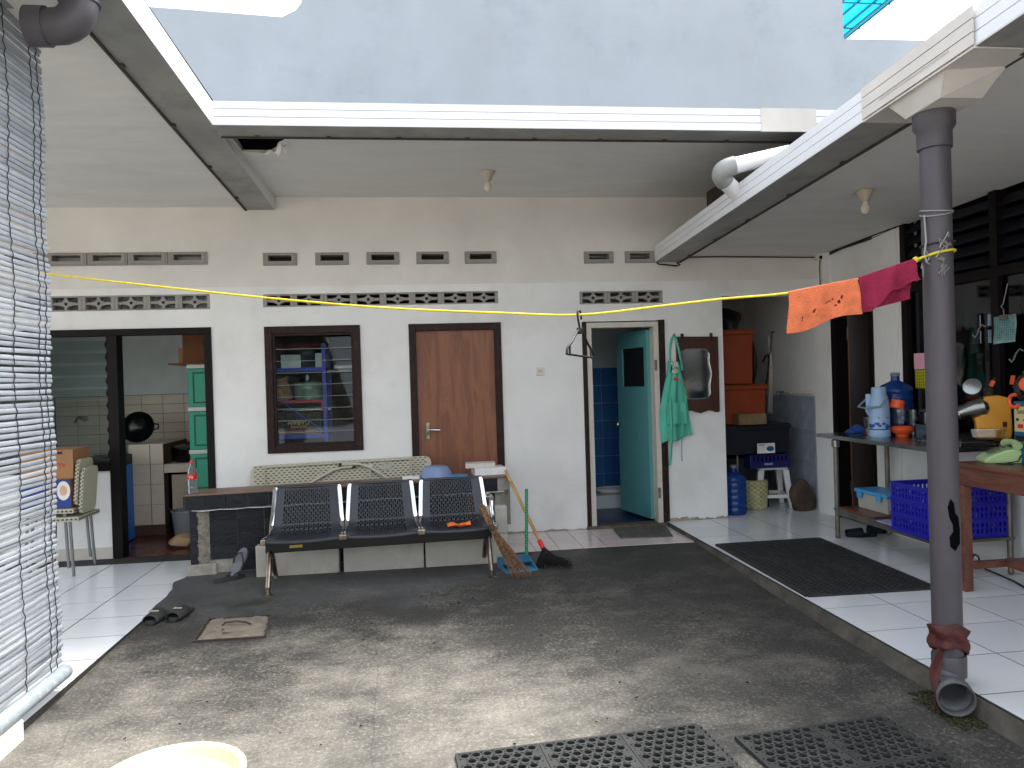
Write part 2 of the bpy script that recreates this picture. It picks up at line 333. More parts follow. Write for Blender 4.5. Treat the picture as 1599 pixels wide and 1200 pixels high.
# ------------------------------------------------------------------ mesh builder
class MB:
    def __init__(s, xf=None): s.v = []; s.f = []; s.xf = xf or Matrix.Identity(4)
    def p(s, co): s.v.append(s.xf @ Vector(co)); return len(s.v)-1
    def face(s, *pts): s.f.append([s.p(q) for q in pts]); return s
    def box(s, x0, x1, y0, y1, z0, z1, m=None):
        a = [(x, y, z) for z in (z0, z1) for y in (y0, y1) for x in (x0, x1)]
        if m is not None: a = [m @ Vector(q) for q in a]
        i = [s.p(q) for q in a]
        for q in ((0, 2, 3, 1), (4, 5, 7, 6), (0, 1, 5, 4), (2, 6, 7, 3), (0, 4, 6, 2), (1, 3, 7, 5)): s.f.append([i[k] for k in q])
        return s
    def cbox(s, c, size, rot=(0, 0, 0)):
        m = Matrix.Translation(c) @ Euler(rot).to_matrix().to_4x4()
        h = [v/2 for v in size]
        return s.box(-h[0], h[0], -h[1], h[1], -h[2], h[2], m)
    def bar(s, a, b, w, d=None, upv=(0, 0, 1)):
        a, b = Vector(a), Vector(b); d = d or w; z = (b-a); L = z.length; z.normalize()
        u = Vector(upv)
        if abs(z.dot(u)) > .97: u = Vector((0, 1, 0))
        x = u.cross(z).normalized(); y = z.cross(x)
        m = Matrix.Translation(a) @ Matrix((x, y, z)).transposed().to_4x4()
        return s.box(-w/2, w/2, -d/2, d/2, 0, L, m)
    def tube(s, pts, r, n=8, cap=True, closed=False):
        pts = [Vector(q) for q in pts]; k = len(pts); rs = r if isinstance(r, (list, tuple)) else [r]*k
        rings = []; ref = None
        for i in range(k):
            if closed: t = pts[(i+1) % k]-pts[i-1]
            else: t = pts[min(i+1, k-1)]-pts[max(i-1, 0)]
            t.normalize()
            if ref is None:
                ref = Vector((0, 0, 1)) if abs(t.z) < .9 else Vector((0, 1, 0))
            x = (ref - t*ref.dot(t)).normalized(); ref = x; y = t.cross(x)
            rings.append([s.p(pts[i]+(x*math.cos(a)+y*math.sin(a))*rs[i]) for a in [2*math.pi*j/n for j in range(n)]])
        for i in range(k if closed else k-1):
            A, B = rings[i], rings[(i+1) % k]
            for j in range(n): s.f.append([A[j], A[(j+1) % n], B[(j+1) % n], B[j]])
        if cap and not closed: s.f.append(rings[0][::-1]); s.f.append(rings[-1])
        return s
    def lathe(s, prof, c=(0, 0, 0), n=20, m=None, sx=1, sy=1):
        T = Matrix.Translation(c) @ (m or Matrix.Identity(4)); rings = []
        for r, z in prof:
            rings.append([s.p(T @ Vector((r*sx*math.cos(2*math.pi*j/n), r*sy*math.sin(2*math.pi*j/n), z))) for j in range(n)])
        for A, B in zip(rings, rings[1:]):
            for j in range(n): s.f.append([A[j], A[(j+1) % n], B[(j+1) % n], B[j]])
        s.f.append(rings[0][::-1]); s.f.append(rings[-1]); return s
    def prism(s, poly, fa, fb):
        """poly: list of 2-D points; fa, fb map a 2-D point to the two end faces"""
        A = [s.p(fa(*q)) for q in poly]; B = [s.p(fb(*q)) for q in poly]; n = len(poly)
        s.f.append(A[::-1]); s.f.append(B)
        for j in range(n): s.f.append([A[j], A[(j+1) % n], B[(j+1) % n], B[j]])
        return s
    def grid(s, fn, nu, nv, skip=None):
        I = [[s.p(fn(i/nu, j/nv)) for j in range(nv+1)] for i in range(nu+1)]
        for i in range(nu):
            for j in range(nv):
                if skip and skip(i, j): continue
                s.f.append([I[i][j], I[i+1][j], I[i+1][j+1], I[i][j+1]])
        return s
    def mesh(s, name, off=(0, 0, 0), bevel=0, smooth=None, fix=True):
        me = bpy.data.meshes.new(name); o = Vector(off)
        me.from_pydata([v-o for v in s.v], [], s.f); me.validate()
        if bevel or fix:
            bm = bmesh.new(); bm.from_mesh(me)
            if bevel:
                ed = [e for e in bm.edges if len(e.link_faces) == 2 and e.calc_face_angle(0) > .6]
                bmesh.ops.bevel(bm, geom=ed, offset=bevel, segments=2, profile=.6, affect='EDGES', clamp_overlap=True)
            bmesh.ops.recalc_face_normals(bm, faces=bm.faces)
            bm.to_mesh(me); bm.free()
        if smooth:
            me.polygons.foreach_set('use_smooth', [True]*len(me.polygons)); me.set_sharp_from_angle(angle=R(smooth))
        me.update(); return me
    def build(s, name, m, parent=None, bevel=0, smooth=None, solid=0, label=None, origin=None, subsurf=0, fix=True):
        off = wloc(parent) if parent else Vector(origin or (0, 0, 0))
        me = s.mesh(name, off, bevel, smooth, fix)
        me.materials.append(M[m] if isinstance(m, str) else m)
        ob = bpy.data.objects.new(name, me); col.objects.link(ob)
        if parent: ob.parent = parent
        else: ob.location = off
        if solid:
            md = ob.modifiers.new('thickness', 'SOLIDIFY'); md.thickness = solid; md.offset = 0
        if subsurf:
            md = ob.modifiers.new('smooth', 'SUBSURF'); md.levels = subsurf; md.render_levels = subsurf
        if label: ob['label'] = label
        return ob
def wloc(o):
    v = Vector((0, 0, 0))
    while o: v += o.location; o = o.parent
    return v
def thing(name, label, cat, loc, group=None):
    o = bpy.data.objects.new(name, None); col.objects.link(o); o.location = loc; o.empty_display_size = .05
    return tag(o, label, cat, group)
def tag(o, label, cat, group=None):
    o['label'] = label; o['category'] = cat
    if group: o['group'] = group
    return o
def struct(o): o['kind'] = 'structure'; return o
def piece(name, me, parent, loc, rot=None):
    o = bpy.data.objects.new(name, me); col.objects.link(o); o.parent = parent
    o.location = Vector(loc)-wloc(parent)
    if rot: o.rotation_euler = rot
    return o
def boxmesh(name, sx, sy, sz, m, bevel=0):
    b = MB().box(-sx/2, sx/2, -sy/2, sy/2, -sz/2, sz/2); me = b.mesh(name, bevel=bevel); me.materials.append(M[m] if isinstance(m, str) else m); return me
def lerp(a, b, t): return a+(b-a)*t
def text_obj(s, name, size, mtx, m, parent, depth=.001, bold=0.0):
    cu = bpy.data.curves.new('txt', 'FONT'); cu.body = s; cu.size = size; cu.align_x = 'CENTER'; cu.align_y = 'CENTER'; cu.extrude = depth; cu.offset = bold
    t = bpy.data.objects.new('txt', cu); col.objects.link(t)
    dg = bpy.context.evaluated_depsgraph_get(); me = bpy.data.meshes.new_from_object(t.evaluated_get(dg))
    bpy.data.objects.remove(t); me.transform(mtx); me.materials.clear(); me.materials.append(M[m])
    me.transform(Matrix.Translation(-wloc(parent)))
    o = bpy.data.objects.new(name, me); col.objects.link(o); o.parent = parent; return o
def face_south(x, y, z, rz=0, flip=0):
    """frame for lettering that faces the camera side (-Y)"""
    return Matrix.Translation((x, y, z)) @ Matrix.Rotation(rz, 4, 'Z') @ Matrix.Rotation(math.pi/2, 4, 'X') @ Matrix.Rotation(flip, 4, 'Z')

def holed(mb, u0, u1, w0, w1, holes, at, t):
    """a wall sheet with openings: at(u, w, d) gives the point, d = 0 front, t back"""
    us = sorted({u0, u1, *[h[0] for h in holes], *[h[1] for h in holes]}); us = [u for u in us if u0 <= u <= u1]
    ws = sorted({w0, w1, *[h[2] for h in holes], *[h[3] for h in holes]}); ws = [w for w in ws if w0 <= w <= w1]
    def solid(i, j):
        if not (0 <= i < len(us)-1 and 0 <= j < len(ws)-1): return None
        cu, cw = (us[i]+us[i+1])/2, (ws[j]+ws[j+1])/2
        return not any(h[0] < cu < h[1] and h[2] < cw < h[3] for h in holes)
    for i in range(len(us)-1):
        for j in range(len(ws)-1):
            if not solid(i, j): continue
            a, b, c, d = us[i], us[i+1], ws[j], ws[j+1]
            mb.face(at(a, c, 0), at(b, c, 0), at(b, d, 0), at(a, d, 0)); mb.face(at(a, c, t), at(a, d, t), at(b, d, t), at(b, c, t))
            for di, dj, e in ((-1, 0, ((a, c), (a, d))), (1, 0, ((b, d), (b, c))), (0, -1, ((b, c), (a, c))), (0, 1, ((a, d), (b, d)))):
                if not solid(i+di, j+dj):
                    (p, q), (r, s_) = e; mb.face(at(p, q, 0), at(r, s_, 0), at(r, s_, t), at(p, q, t))
    return mb

# ================================================================== THE SETTING
YW = 6.81
def gz(y): return min(max(0, .045*(y-3.8)/2.3), .045)
def pg_(x, y):
    z = 0
    for i in range(15): q = pz_(x, y, z); z = gz(q.y)
    return q
g = MB(); g.face((-120, -120, -.03), (120, -120, -.03), (120, 120, -.03), (-120, 120, -.03))
struct(g.build('ground', 'cement'))
# courtyard slab, ragged where it laps over the left tiles
g = MB(); NX, NY = 46, 90
def left_edge(y):
    if y < 4.85: return -1.755
    t = min(1, (y-4.85)/.9); return -1.765-t*(.03+.022*math.sin(y*9)+.014*math.sin(y*23)+.012*math.sin(y*51))
def gfn(u, v):
    y = lerp(-2, 6.16, v); x = lerp(left_edge(y), 2.30, u)
    return (x, y, gz(y)+.0035*math.sin(x*2.1+y*1.3)*math.sin(y*1.7)+(.004 if y > 4.9 else 0))
g.grid(gfn, NX, NY)
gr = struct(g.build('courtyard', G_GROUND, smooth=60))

# left tiled floor
lf = struct(MB().box(-5.2, -1.745, -2, 6.83, -.02, .0290).build('left_floor', 'grout'))
tx, ty = .407, .385
tm = boxmesh('floor_tile', tx-.008, ty-.008, .02, 'floor_tile')
for i in range(6):
    for j in range(-5, 7):
        y0 = 4.265+ty*j
        if y0+ty > 6.86 or y0 < 2.2: continue
        off = 0
        piece('floor_tile', tm, lf, (-1.748-tx*(i+.5), y0+ty/2+off, .020+random.uniform(-.0003, .0003)))
# right raised floor with its kerb
rf = struct(MB().box(2.28, 4.02, -2, 8.7, -.02, .0870).build('right_floor', 'grout'))
xs = [2.283, 2.70, 3.125, 3.55, 3.90]; sy = .40
tms = [boxmesh('floor_tile', xs[i+1]-xs[i]-.008, sy-.008, .02, 'floor_tile') for i in range(4)]
for i in range(4):
    for j in range(-6, 14):
        y0 = 3.257+sy*j
        if y0 < .8 or y0 > 8.4: continue
        piece('floor_tile', tms[i], rf, ((xs[i]+xs[i+1])/2, y0+sy/2, .078+random.uniform(-.0003, .0003)))
k = MB(); k.grid(lambda u, v: (lerp(2.252, 2.276, v)+.004*math.sin(u*90)*(1-v), lerp(-2, 6.7, u), lerp(-.01, .079, v)), 160, 3)
k.face((2.276, -2, .079), (2.2815, -2, .079), (2.2815, 6.7, .079), (2.276, 6.7, .079))
struct(k.build('kerb', mat('kerb_cement', C(84, 81, 74), .95, var=.3, scale=7, bump=.5, bscale=30, stain=C(56, 54, 48), stain_amt=.8, stain_scale=3)))
# pinkish step tiles below the bathroom door
st = struct(MB().box(.72, 2.275, 6.06, YW+.01, -.01, .046).build('step_floor', 'grout'))
tm = boxmesh('step_tile', .195, .185, .014, 'step_tile', .001)
tm2 = boxmesh('step_tile', .15, .185, .014, 'step_tile', .001)
for i in range(8):
    for j in range(4):
        x = .72+.2*(i+.5)
        if x > 2.2:
            piece('step_tile', tm2, st, (2.197, 6.065+.19*(j+.5), .0475)); continue
        piece('step_tile', tm, st, (x, 6.065+.19*(j+.5), .0475))

# ------------------------------------------------------------------ the house across the back
house = thing('house', 'white plastered single-storey house across the back of the courtyard', 'house', (0, YW+.075, 0))
KIT = [(-3.62, -2.60, .797, 1.995), (-2.60, -1.78, -.1, 1.995)]
holes = KIT+[(-1.325, -.50, .878, 1.992), (-.067, .765, .03, 1.99), (1.525, 2.31, .06, 1.982), (2.888, 4.2, -.1, 2.20)]
holes += [(-3.36, -1.777, 2.158, 2.29), (-1.33, .753, 2.166, 2.28), (1.511, 2.31, 2.143, 2.263)]
at = lambda u, w, d: (u, YW+d, w)
holed(MB(), -5.2, 3.92, -.05, 2.352, holes, at, .16).build('wall', 'plaster', house)
VL = [(-3.105+.33*i-.33, 2.548, .325) for i in range(5)]
VM = [(x, 2.533, .293) for x in (-1.322, -.872, -.424, .02, .457)]; VR = [(x, 2.523, .283) for x in (1.566, 1.957)]
VENTS = VL+VM+VR
holesU = [(x, x+w, z, z+.112) for x, z, w in VENTS]
holed(MB(), -5.2, 3.92, 2.352, 3.6, holesU, lambda u, w, d: (u, YW+.014+d, w), .146).build('upper_wall', 'plaster_upper', house)
MB().box(-5.2, 3.92, YW-.001, YW+.02, 2.349, 2.356).build('ledge', 'plaster_upper', house)
# vent blocks
def vent_mesh(w, h, m='breeze_grey'):
    mb = MB(); holed(mb, -w/2, w/2, -h/2, h/2, [(-w/2+.045, w/2-.045, -h/2+.036, h/2-.022)], lambda u, q, d: (u, d-.012, q), .11)
    holed(mb, -w/2+.02, w/2-.02, -h/2+.012, h/2-.012, [(-w/2+.0455, w/2-.0455, -h/2+.0365, h/2-.0225)], lambda u, q, d: (u, d-.018, q), .006)
    me = mb.mesh('vent_block'); me.materials.append(M[m]); return me
vmc = {}
for x, z, w in VENTS:
    if w not in vmc: vmc[w] = vent_mesh(w-.002, .110)
    piece('vent_block', vmc[w], house, (x+w/2, YW+.014, z+.056))
# pierced breeze blocks: a four-pointed star in a frame
def breeze_mesh(w, h):
    mb = MB(); iw, ih = w/2-.028, h/2-.012
    f = lambda u, q, d: (u, d, q)
    holed(mb, -w/2, w/2, -h/2, h/2, [(-iw, iw, -ih, ih)], f, .10)
    # the star: curved arms
    n = 10
    for sx in (-1, 1):
        for sz in (-1, 1):
            pts = []
            for k_ in range(n+1):
                t = k_/n*math.pi/2; pts.append((sx*iw*(1-.86*math.sin(t)**.8), sz*ih*(1-.80*math.cos(t)**.8)))
            # arm web between axis and curve
            for a, b in zip(pts, pts[1:]):
                pass
    a = .011
    for s_ in (-1, 1):
        P = [(s_*iw, -a), (s_*iw, a), (s_*.055, a+.001), (s_*.03, .020), (s_*.012, .012), (s_*.012, -.012), (s_*.03, -.020), (s_*.055, -a-.001)]
        mb.prism(P, lambda u, q: (u, .012, q), lambda u, q: (u, .09, q))
        P = [(-.010, s_*ih), (.010, s_*ih), (.013, s_*.032), (.028, s_*.0195), (.012, s_*.0118), (-.012, s_*.0118), (-.028, s_*.0195), (-.013, s_*.032)]
        mb.prism(P, lambda u, q: (u, .010, q), lambda u, q: (u, .088, q))
    me = mb.mesh('breeze_block'); me.materials.append(M['breeze_grey']); return me
bw = {}
for x0, n, w, z0, h in ((-3.361, 6, .264, 2.158, .132), (-1.33, 8, .2603, 2.166, .114), (1.511, 3, .2663, 2.143, .12)):
    key = (w, h); me = breeze_mesh(w-.002, h-.001)
    for i in range(n): piece('breeze_block', me, house, (x0+w*(i+.5), YW+.006, z0+h/2))
# skirting tiles left of the kitchen door
sk = boxmesh('skirting_tile', .2, .012, .10, mat('skirting_cream', C(206, 200, 190), .3, var=.04), .001)
for i in range(5): piece('skirting_tile', sk, house, (-2.705-.203*i, YW-.006, .082))
# grime line along the wall foot right of the bathroom
MB().grid(lambda u, v: (lerp(2.32, 2.886, u), YW-.004-.012*(1-v), lerp(.085, .108+.010*math.sin(u*7)+.006*math.sin(u*31)+.004*math.sin(u*71), v)), 60, 3).build('skirting', 'cement', house)
MB().grid(lambda u, v: (lerp(.76, 1.52, u), YW-.003-.008*(1-v), lerp(.05, .066+.005*math.sin(u*13)+.004*math.sin(u*37), v)), 60, 3).build('skirting', 'cement', house)

def frame_rect(mb, x0, x1, z0, z1, w, y0, y1, bottom=True):
    mb.box(x0, x0+w, y0, y1, z0, z1); mb.box(x1-w, x1, y0, y1, z0, z1); mb.box(x0+w, x1-w, y0, y1, z1-w, z1)
    if bottom: mb.box(x0+w, x1-w, y0, y1, z0, z0+w)
    return mb
# kitchen door and window
kf = MB(); kf.box(-2.64, -2.555, YW-.015, YW+.12, .022, 1.945); kf.box(-3.63, -1.775, YW-.015, YW+.12, 1.945, 2.0)
kf.box(-1.838, -1.775, YW-.016, YW+.12, .022, 1.944); kf.box(-3.63, -2.641, YW-.02, YW+.12, .785, .86)
kdo = kf.build('kitchen_frame', 'frame_black', house, bevel=.003)
lm = boxmesh('louvre_pane', .95, .11, .004, 'louvre_glass')
for i in range(10):
    piece('louvre_pane', lm, kdo, (-3.12, YW+.06, .92+.105*i), (R(48 if i > 4 else 62), 0, 0))
MB().box(-2.652, -2.642, YW+.02, YW+.05, .87, 1.94).build('louvre_rail', 'frame_black', kdo)
rb = MB()
for i in range(10): rb.cbox((-2.658, YW+.055, .935+.105*i), (.012, .075, .05), (R(48), 0, 0))
rb.build('louvre_clip', 'frame_black', kdo)
# store window
wf = frame_rect(MB(), -1.327, -.498, .876, 1.994, .064, YW-.018, YW+.10).build('window', 'frame_dark', house, bevel=.003)
frame_rect(MB(), -1.262, -.563, .941, 1.929, .018, YW+.0, YW+.05).build('window_channel', 'frame_dark', wf)
lm = boxmesh('louvre_pane', .66, .004, .118, 'louvre_glass')
le = MB()
for i in range(9):
    z = 1.005+.106*i
    piece('louvre_pane', lm, wf, (-.9125, YW+.035, z), (R(-9), 0, 0))
    le.box(-1.243, -.582, YW+.022, YW+.027, z-.062, z-.0575)
le.build('pane_edge', mat('glass_edge', C(112, 118, 114), .3), wf)
# main door
df = frame_rect(MB(), -.069, .767, .04, 1.992, .062, YW-.018, YW+.10, False).build('door_frame', 'frame_dark', house, bevel=.003)
dl = MB().box(-.006, .704, YW+.02, YW+.055, .05, 1.929).build('door', 'door_plywood', house)
hd = MB().cbox((.078, YW+.015, 1.02), (.036, .012, .155)).build('lock_plate', 'chrome_worn', dl, bevel=.005)
MB().tube([(.085, YW+.01, 1.035), (.085, YW-.04, 1.035), (.10, YW-.045, 1.035), (.185, YW-.045, 1.03)], .011, 8).build('door_handle', 'chrome', dl, smooth=50)
MB().box(.068, .088, YW+.004, YW+.012, .985, 1.012).build('lock_tag', mat('lock_green', C(40, 110, 70), .5), dl)
# bathroom door
bf = frame_rect(MB(), 1.563, 2.252, .075, 1.970, .048, YW-.012, YW+.11, False).build('bathroom_frame', 'frame_cream', house, bevel=.003)
ob = MB(); ob.box(1.523, 1.5625, YW-.02, YW+.10, .06, 1.972); ob.box(2.2525, 2.312, YW-.02, YW+.10, .06, 1.985)
ob.build('frame_trim', 'frame_dark', house, bevel=.002)
MB().box(1.515, 2.32, YW-.035, YW+.10, .045, .082).build('sill', mat('sill_dirty', C(96, 86, 76), .9, var=.3, scale=10, bump=.4), house, bevel=.006)
TH = R(180-78); hx, hy = 2.20, YW+.10
dx = Matrix.Translation((hx, hy, 0)) @ Matrix.Rotation(TH, 4, 'Z')
bd = MB(dx); holed(bd, .0, .62, .10, 1.90, [(.06, .50, 1.36, 1.74)], lambda u, w, d: (u, d, w), .035)
bdo = bd.build('bathroom_door', 'teal_door', house)
MB(dx).box(.06, .50, .010, .022, 1.36, 1.74).build('door_panel', 'black_plastic', bdo)
MB(dx).lathe([(.0, 0), (.02, .002), (.022, .03), (.03, .045), (.026, .06), (0, .064)], (.56, .036, .98), 14, Matrix.Rotation(-math.pi/2, 4, 'X')).build('door_knob', 'chrome', bdo, smooth=40)
for z in (1.56, .36):
    MB().box(2.206, 2.232, YW-.014, YW+.112, z-.05, z+.05).build('hinge', 'steel_dull', bdo)
MB(dx).box(.0, .06, -.003, 0, .12, 1.9).build('door_edge', 'frame_cream', bdo)

# rooms behind the wall: each a plain shell
def room(name, x0, x1, y1, z1, wallm, floorm, zf=.03):
    mb = MB(); y0 = YW+.16
    mb.box(x0-.05, x0, y0, y1, zf, z1); mb.box(x1, x1+.05, y0, y1, zf, z1); mb.box(x0-.05, x1+.05, y1, y1+.05, zf, z1); mb.box(x0-.05, x1+.05, y0, y1+.05, z1, z1+.05)
    o = mb.build(name, wallm, house)
    MB().box(x0, x1, YW+.02, y1, zf-.06, zf).build('room_floor', floorm, o)
    return o
kr = room('kitchen_room', -4.6, -1.70, 8.6, 2.6, 'kitchen_wall', 'floor_red')
MB().box(-3.88, -1.88, 8.5905, 8.5995, .48, 1.42).build('tile_joint', mat('joint_brown', C(84, 68, 56), .9), kr)
km = boxmesh('wall_tile', .216, .012, .099, 'kitchen_tile', .001)
for i in range(9):
    for j in range(9): piece('wall_tile', km, kr, (-3.87+.22*(i+.5), 8.594, .49+.103*(j+.5)))
sr_ = room('store_room', -1.55, .98, 8.2, 2.6, 'room_dark', 'floor_red')
br = room('bathroom', 1.42, 2.55, 8.3, 2.6, 'bath_wall', 'bath_floor', .06)
bm_ = boxmesh('wall_tile', .196, .01, .196, 'bath_tile', .001)
for i in range(5):
    for j in range(8): piece('wall_tile', bm_, br, (1.46+.2*(i+.5), 8.296, -.03+.2*(j+.5)))
# void above the store-side vents stays dark: attic shell over the rooms
MB().box(-5.2, 4.0, YW+.9, YW+.95, 2.7, 3.5).build('attic_wall', 'room_plain', house)
MB().box(-5.2, 3.95, YW+.17, YW+.95, 3.5, 3.55).build('attic_top', 'room_dark', house)

# ceiling of the back eave with its torn corner
ce = MB(); holed(ce, -1.22, 4.6, 4.90, YW+.014, [(-1.19, -.85, 5.14, 5.54)], lambda u, w, d: (u, w, 3.14+d), .02)
beave = thing('back_eave', 'flat grey-white ceiling under the back eave with a torn corner', 'ceiling', (0, 5.9, 3.14))
ce.face((-1.04, 5.54, 3.1395), (-.85, 5.54, 3.1395), (-.85, 5.24, 3.1395), (-.90, 5.30, 3.1395), (-.93, 5.40, 3.1395))
ceo = ce.build('ceiling_board', 'ceiling_paint', beave)
MB().face((-1.3, 4.93, 3.20), (4.7, 4.93, 3.20), (4.7, YW+1, 3.56), (-1.3, YW+1, 3.56)).build('roof_sheet', 'black_void', beave, solid=.02)
fl = MB(); fl.grid(lambda u, v: (lerp(-1.06, -.845, u)+.012*math.sin(v*9), lerp(5.53, 5.26, u**1.6)-.03*v+.012*math.sin(u*14), 3.139-v*(.015+.10*abs(math.sin(u*7.0+.4))*(u**1.2))), 20, 6)
fl.build('torn_flap', 'ceiling_paint', beave, solid=.006)

# left veranda roof
lroof = thing('left_veranda_roof', 'grey flat ceiling of the left veranda above the bamboo blind', 'ceiling', (-3.2, 4, 3.1))
zl = lambda y: 3.052+.033*(YW-y)
MB().grid(lambda u, v: (lerp(-5.2, -1.43, u), lerp(-1.5, YW+.014, v), zl(lerp(-1.5, YW, v))+.004*math.sin(v*40)), 4, 60).build('ceiling_board', 'ceiling_paint', lroof, solid=.015)
MB().face((-5.2, -1.6, 3.75), (-1.25, -1.6, 3.47), (-1.25, YW+.3, 3.25), (-5.2, YW+.3, 3.6)).build('roof_sheet', 'black_void', lroof, solid=.02)

# gutters ------------------------------------------------------------
def gutter(name, label, A, B, inward, wd, h, ends=(True, True), aged=None, group=None, clips=10, scr=True):
    """box gutter from A to B (bottom front edge), inward = unit vector from the open side to the eave"""
    A, B, n = Vector(A), Vector(B), Vector(inward); z = Vector((0, 0, 1))
    root = thing(name, label, 'gutter', A.lerp(B, .5), group)
    def P(t, a, b): return A.lerp(B, t)+n*a+z*b
    th = h/3
    fm = MB()
    prof = []
    for i in range(3):                                       # three pressed ribs, each a little proud
        prof += [(-.002*i-.004, h-th*i), (-.002*i-.004, h-th*(i+1)+.006), (.010, h-th*(i+1)+.0058), (.010, h-th*(i+1)+.0004)]
    prof = prof[:-2]+[(-.006, 0)]
    prof = [(.012, h+.006)]+prof
    fm.grid(lambda u, v: P(u, *prof[min(len(prof)-1, int(round(v*(len(prof)-1))))]), 24, len(prof)-1)
    fm.build('front_rib', 'gutter_white', root, fix=False)
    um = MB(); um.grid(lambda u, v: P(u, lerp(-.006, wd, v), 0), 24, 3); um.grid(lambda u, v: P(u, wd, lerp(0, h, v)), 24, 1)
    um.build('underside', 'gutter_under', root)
    bm2 = MB(); bm2.bar(P(0, wd+.006, -.003), P(1, wd+.006, -.003), .014, .016)
    bm2.build('edge_strip', 'rusty_trim', root)
    cm = MB()
    for i in range(clips): cm.cbox(P((i+.5)/clips, wd-.006, -.006), (.03, .03, .012))
    cm.build('bracket', 'rusty_trim', root)
    for on, t in zip(ends, (0, 1)):
        if on:
            e = MB(); e.face(P(t, -.006, 0), P(t, wd, 0), P(t, wd, h), P(t, -.006, h)); e.build('end_cap', 'gutter_aged', root, solid=.006)
    return root, P
gl, PL = gutter('rain_gutter', 'white ribbed rain gutter running along the left veranda to the back wall', (-1.212, -1.2, zl(-1.2)-.032), (-1.212, YW-.005, 3.022), (-1, 0, 0), .232, .15)
gb, PB = gutter('rain_gutter', 'white ribbed rain gutter crossing above the doors at the back', (-1.20, 4.782, 3.076), (3.3, 4.768, 3.078), (0, 1, 0), .205, .148, (False, True))
MB().box(2.33, 2.72, 4.758, 4.774, 3.073, 3.23).build('end_sleeve', 'gutter_aged', gb)
ra, rb_ = Vector((1.985, -1.0, 2.757)), Vector((2.247, YW-.005, 2.527))
gr_, PR = gutter('rain_gutter', 'white ribbed rain gutter running along the right veranda over the grey downpipe', ra, rb_, (1, 0, 0), .228, .15, (True, True), clips=12)
rn = (2.98+1)/(YW+1)                                         # where the downpipe leaves it
T0, T1 = rn-.055, rn+.04
sl = MB()
for i in range(3):
    sl.grid(lambda u, v: PR(lerp(T0, T1, u), -.017, lerp(.15-.05*i, .105-.05*i, v)), 2, 1)
sl.grid(lambda u, v: PR(lerp(T0, T1, u), lerp(-.017, .24, v), -.006), 2, 1)
sl.build('outlet_sleeve', 'gutter_aged', gr_, solid=.006)
fu = MB(); a = [PR(rn-.038, -.022, .045), PR(rn+.022, -.022, .045), PR(rn+.022, .235, .0), PR(rn-.038, .235, .0)]
b = [PR(rn-.022, .035, -.085), PR(rn+.008, .035, -.085), PR(rn+.008, .215, -.085), PR(rn-.022, .215, -.085)]
for i in range(4): fu.face(a[i], a[(i+1) % 4], b[(i+1) % 4], b[i])
fu.face(*b); fu.build('outlet_funnel', 'gutter_aged', gr_, solid=.005)

# right veranda roof
rroof = thing('right_veranda_roof', 'low flat ceiling of the right veranda between gutter and dark windows', 'ceiling', (3.1, 4, 2.6))
zr = lambda y: 2.584+.029*(YW-y)
MB().grid(lambda u, v: (lerp(lerp(2.21, 2.47, v), 3.93, u), lerp(-1, YW, v), zr(lerp(-1, YW, v))), 6, 40).build('ceiling_board', 'ceiling_paint', rroof, solid=.012)
MB().face((2.1, -1.1, 2.93), (4.6, -1.1, 3.1), (4.6, YW, 2.86), (2.3, YW, 2.70)).build('roof_sheet', 'black_void', rroof, solid=.02)
MB().bar((2.22, -1, zr(-1)-.008), (2.478, YW-.01, zr(YW)-.008), .03, .012).build('edge_strip', 'rusty_trim', rroof)

# ------------------------------------------------------------------ right-hand house
XE = 3.9
east = thing('side_house', 'right-hand house wing with dark glazed windows and an open door', 'house', (XE+.1, 5, 0))
eh = [(6.02, 6.62, -.1, 2.02), (1.2, 5.60, .93, 2.75)]
holed(MB(), -1, 8.7, -.05, 2.95, eh, lambda u, w, d: (XE+d, u, w), .14).build('wall', 'plaster', east)
MB().box(XE-.035, XE-.0005, 6.625, 6.90, .07, 2.58).build('pilaster', 'plaster', east, bevel=.004)
MB().box(XE-.02, XE-.0005, 5.66, 5.96, .07, 2.60).build('pilaster', 'plaster', east, bevel=.004)
# open door
ef = MB(); ef.box(XE-.03, XE+.13, 6.56, 6.623, .085, 2.0); ef.box(XE-.018, XE+.13, 6.0, 6.055, .085, 2.0); ef.box(XE-.018, XE+.13, 6.0, 6.62, 2.0, 2.05)
ef.build('door_frame', 'frame_black', east, bevel=.003)
ex = Matrix.Translation((XE+.10, 6.55, 0)) @ Matrix.Rotation(R(-24), 4, 'Z')
ed = MB(ex).box(.0, .62, -.035, 0, .10, 1.98).build('door', 'dark_wood', east)
MB(ex).box(-.006, 0, -.036, .001, .10, 1.98).build('door_edge', mat('door_edge_brown', C(122, 80, 48), .5), ed)
for z in (1.80, .36): MB(ex).box(-.012, -.0062, -.05, .01, z-.06, z+.06).build('hinge', 'steel_dull', ed)
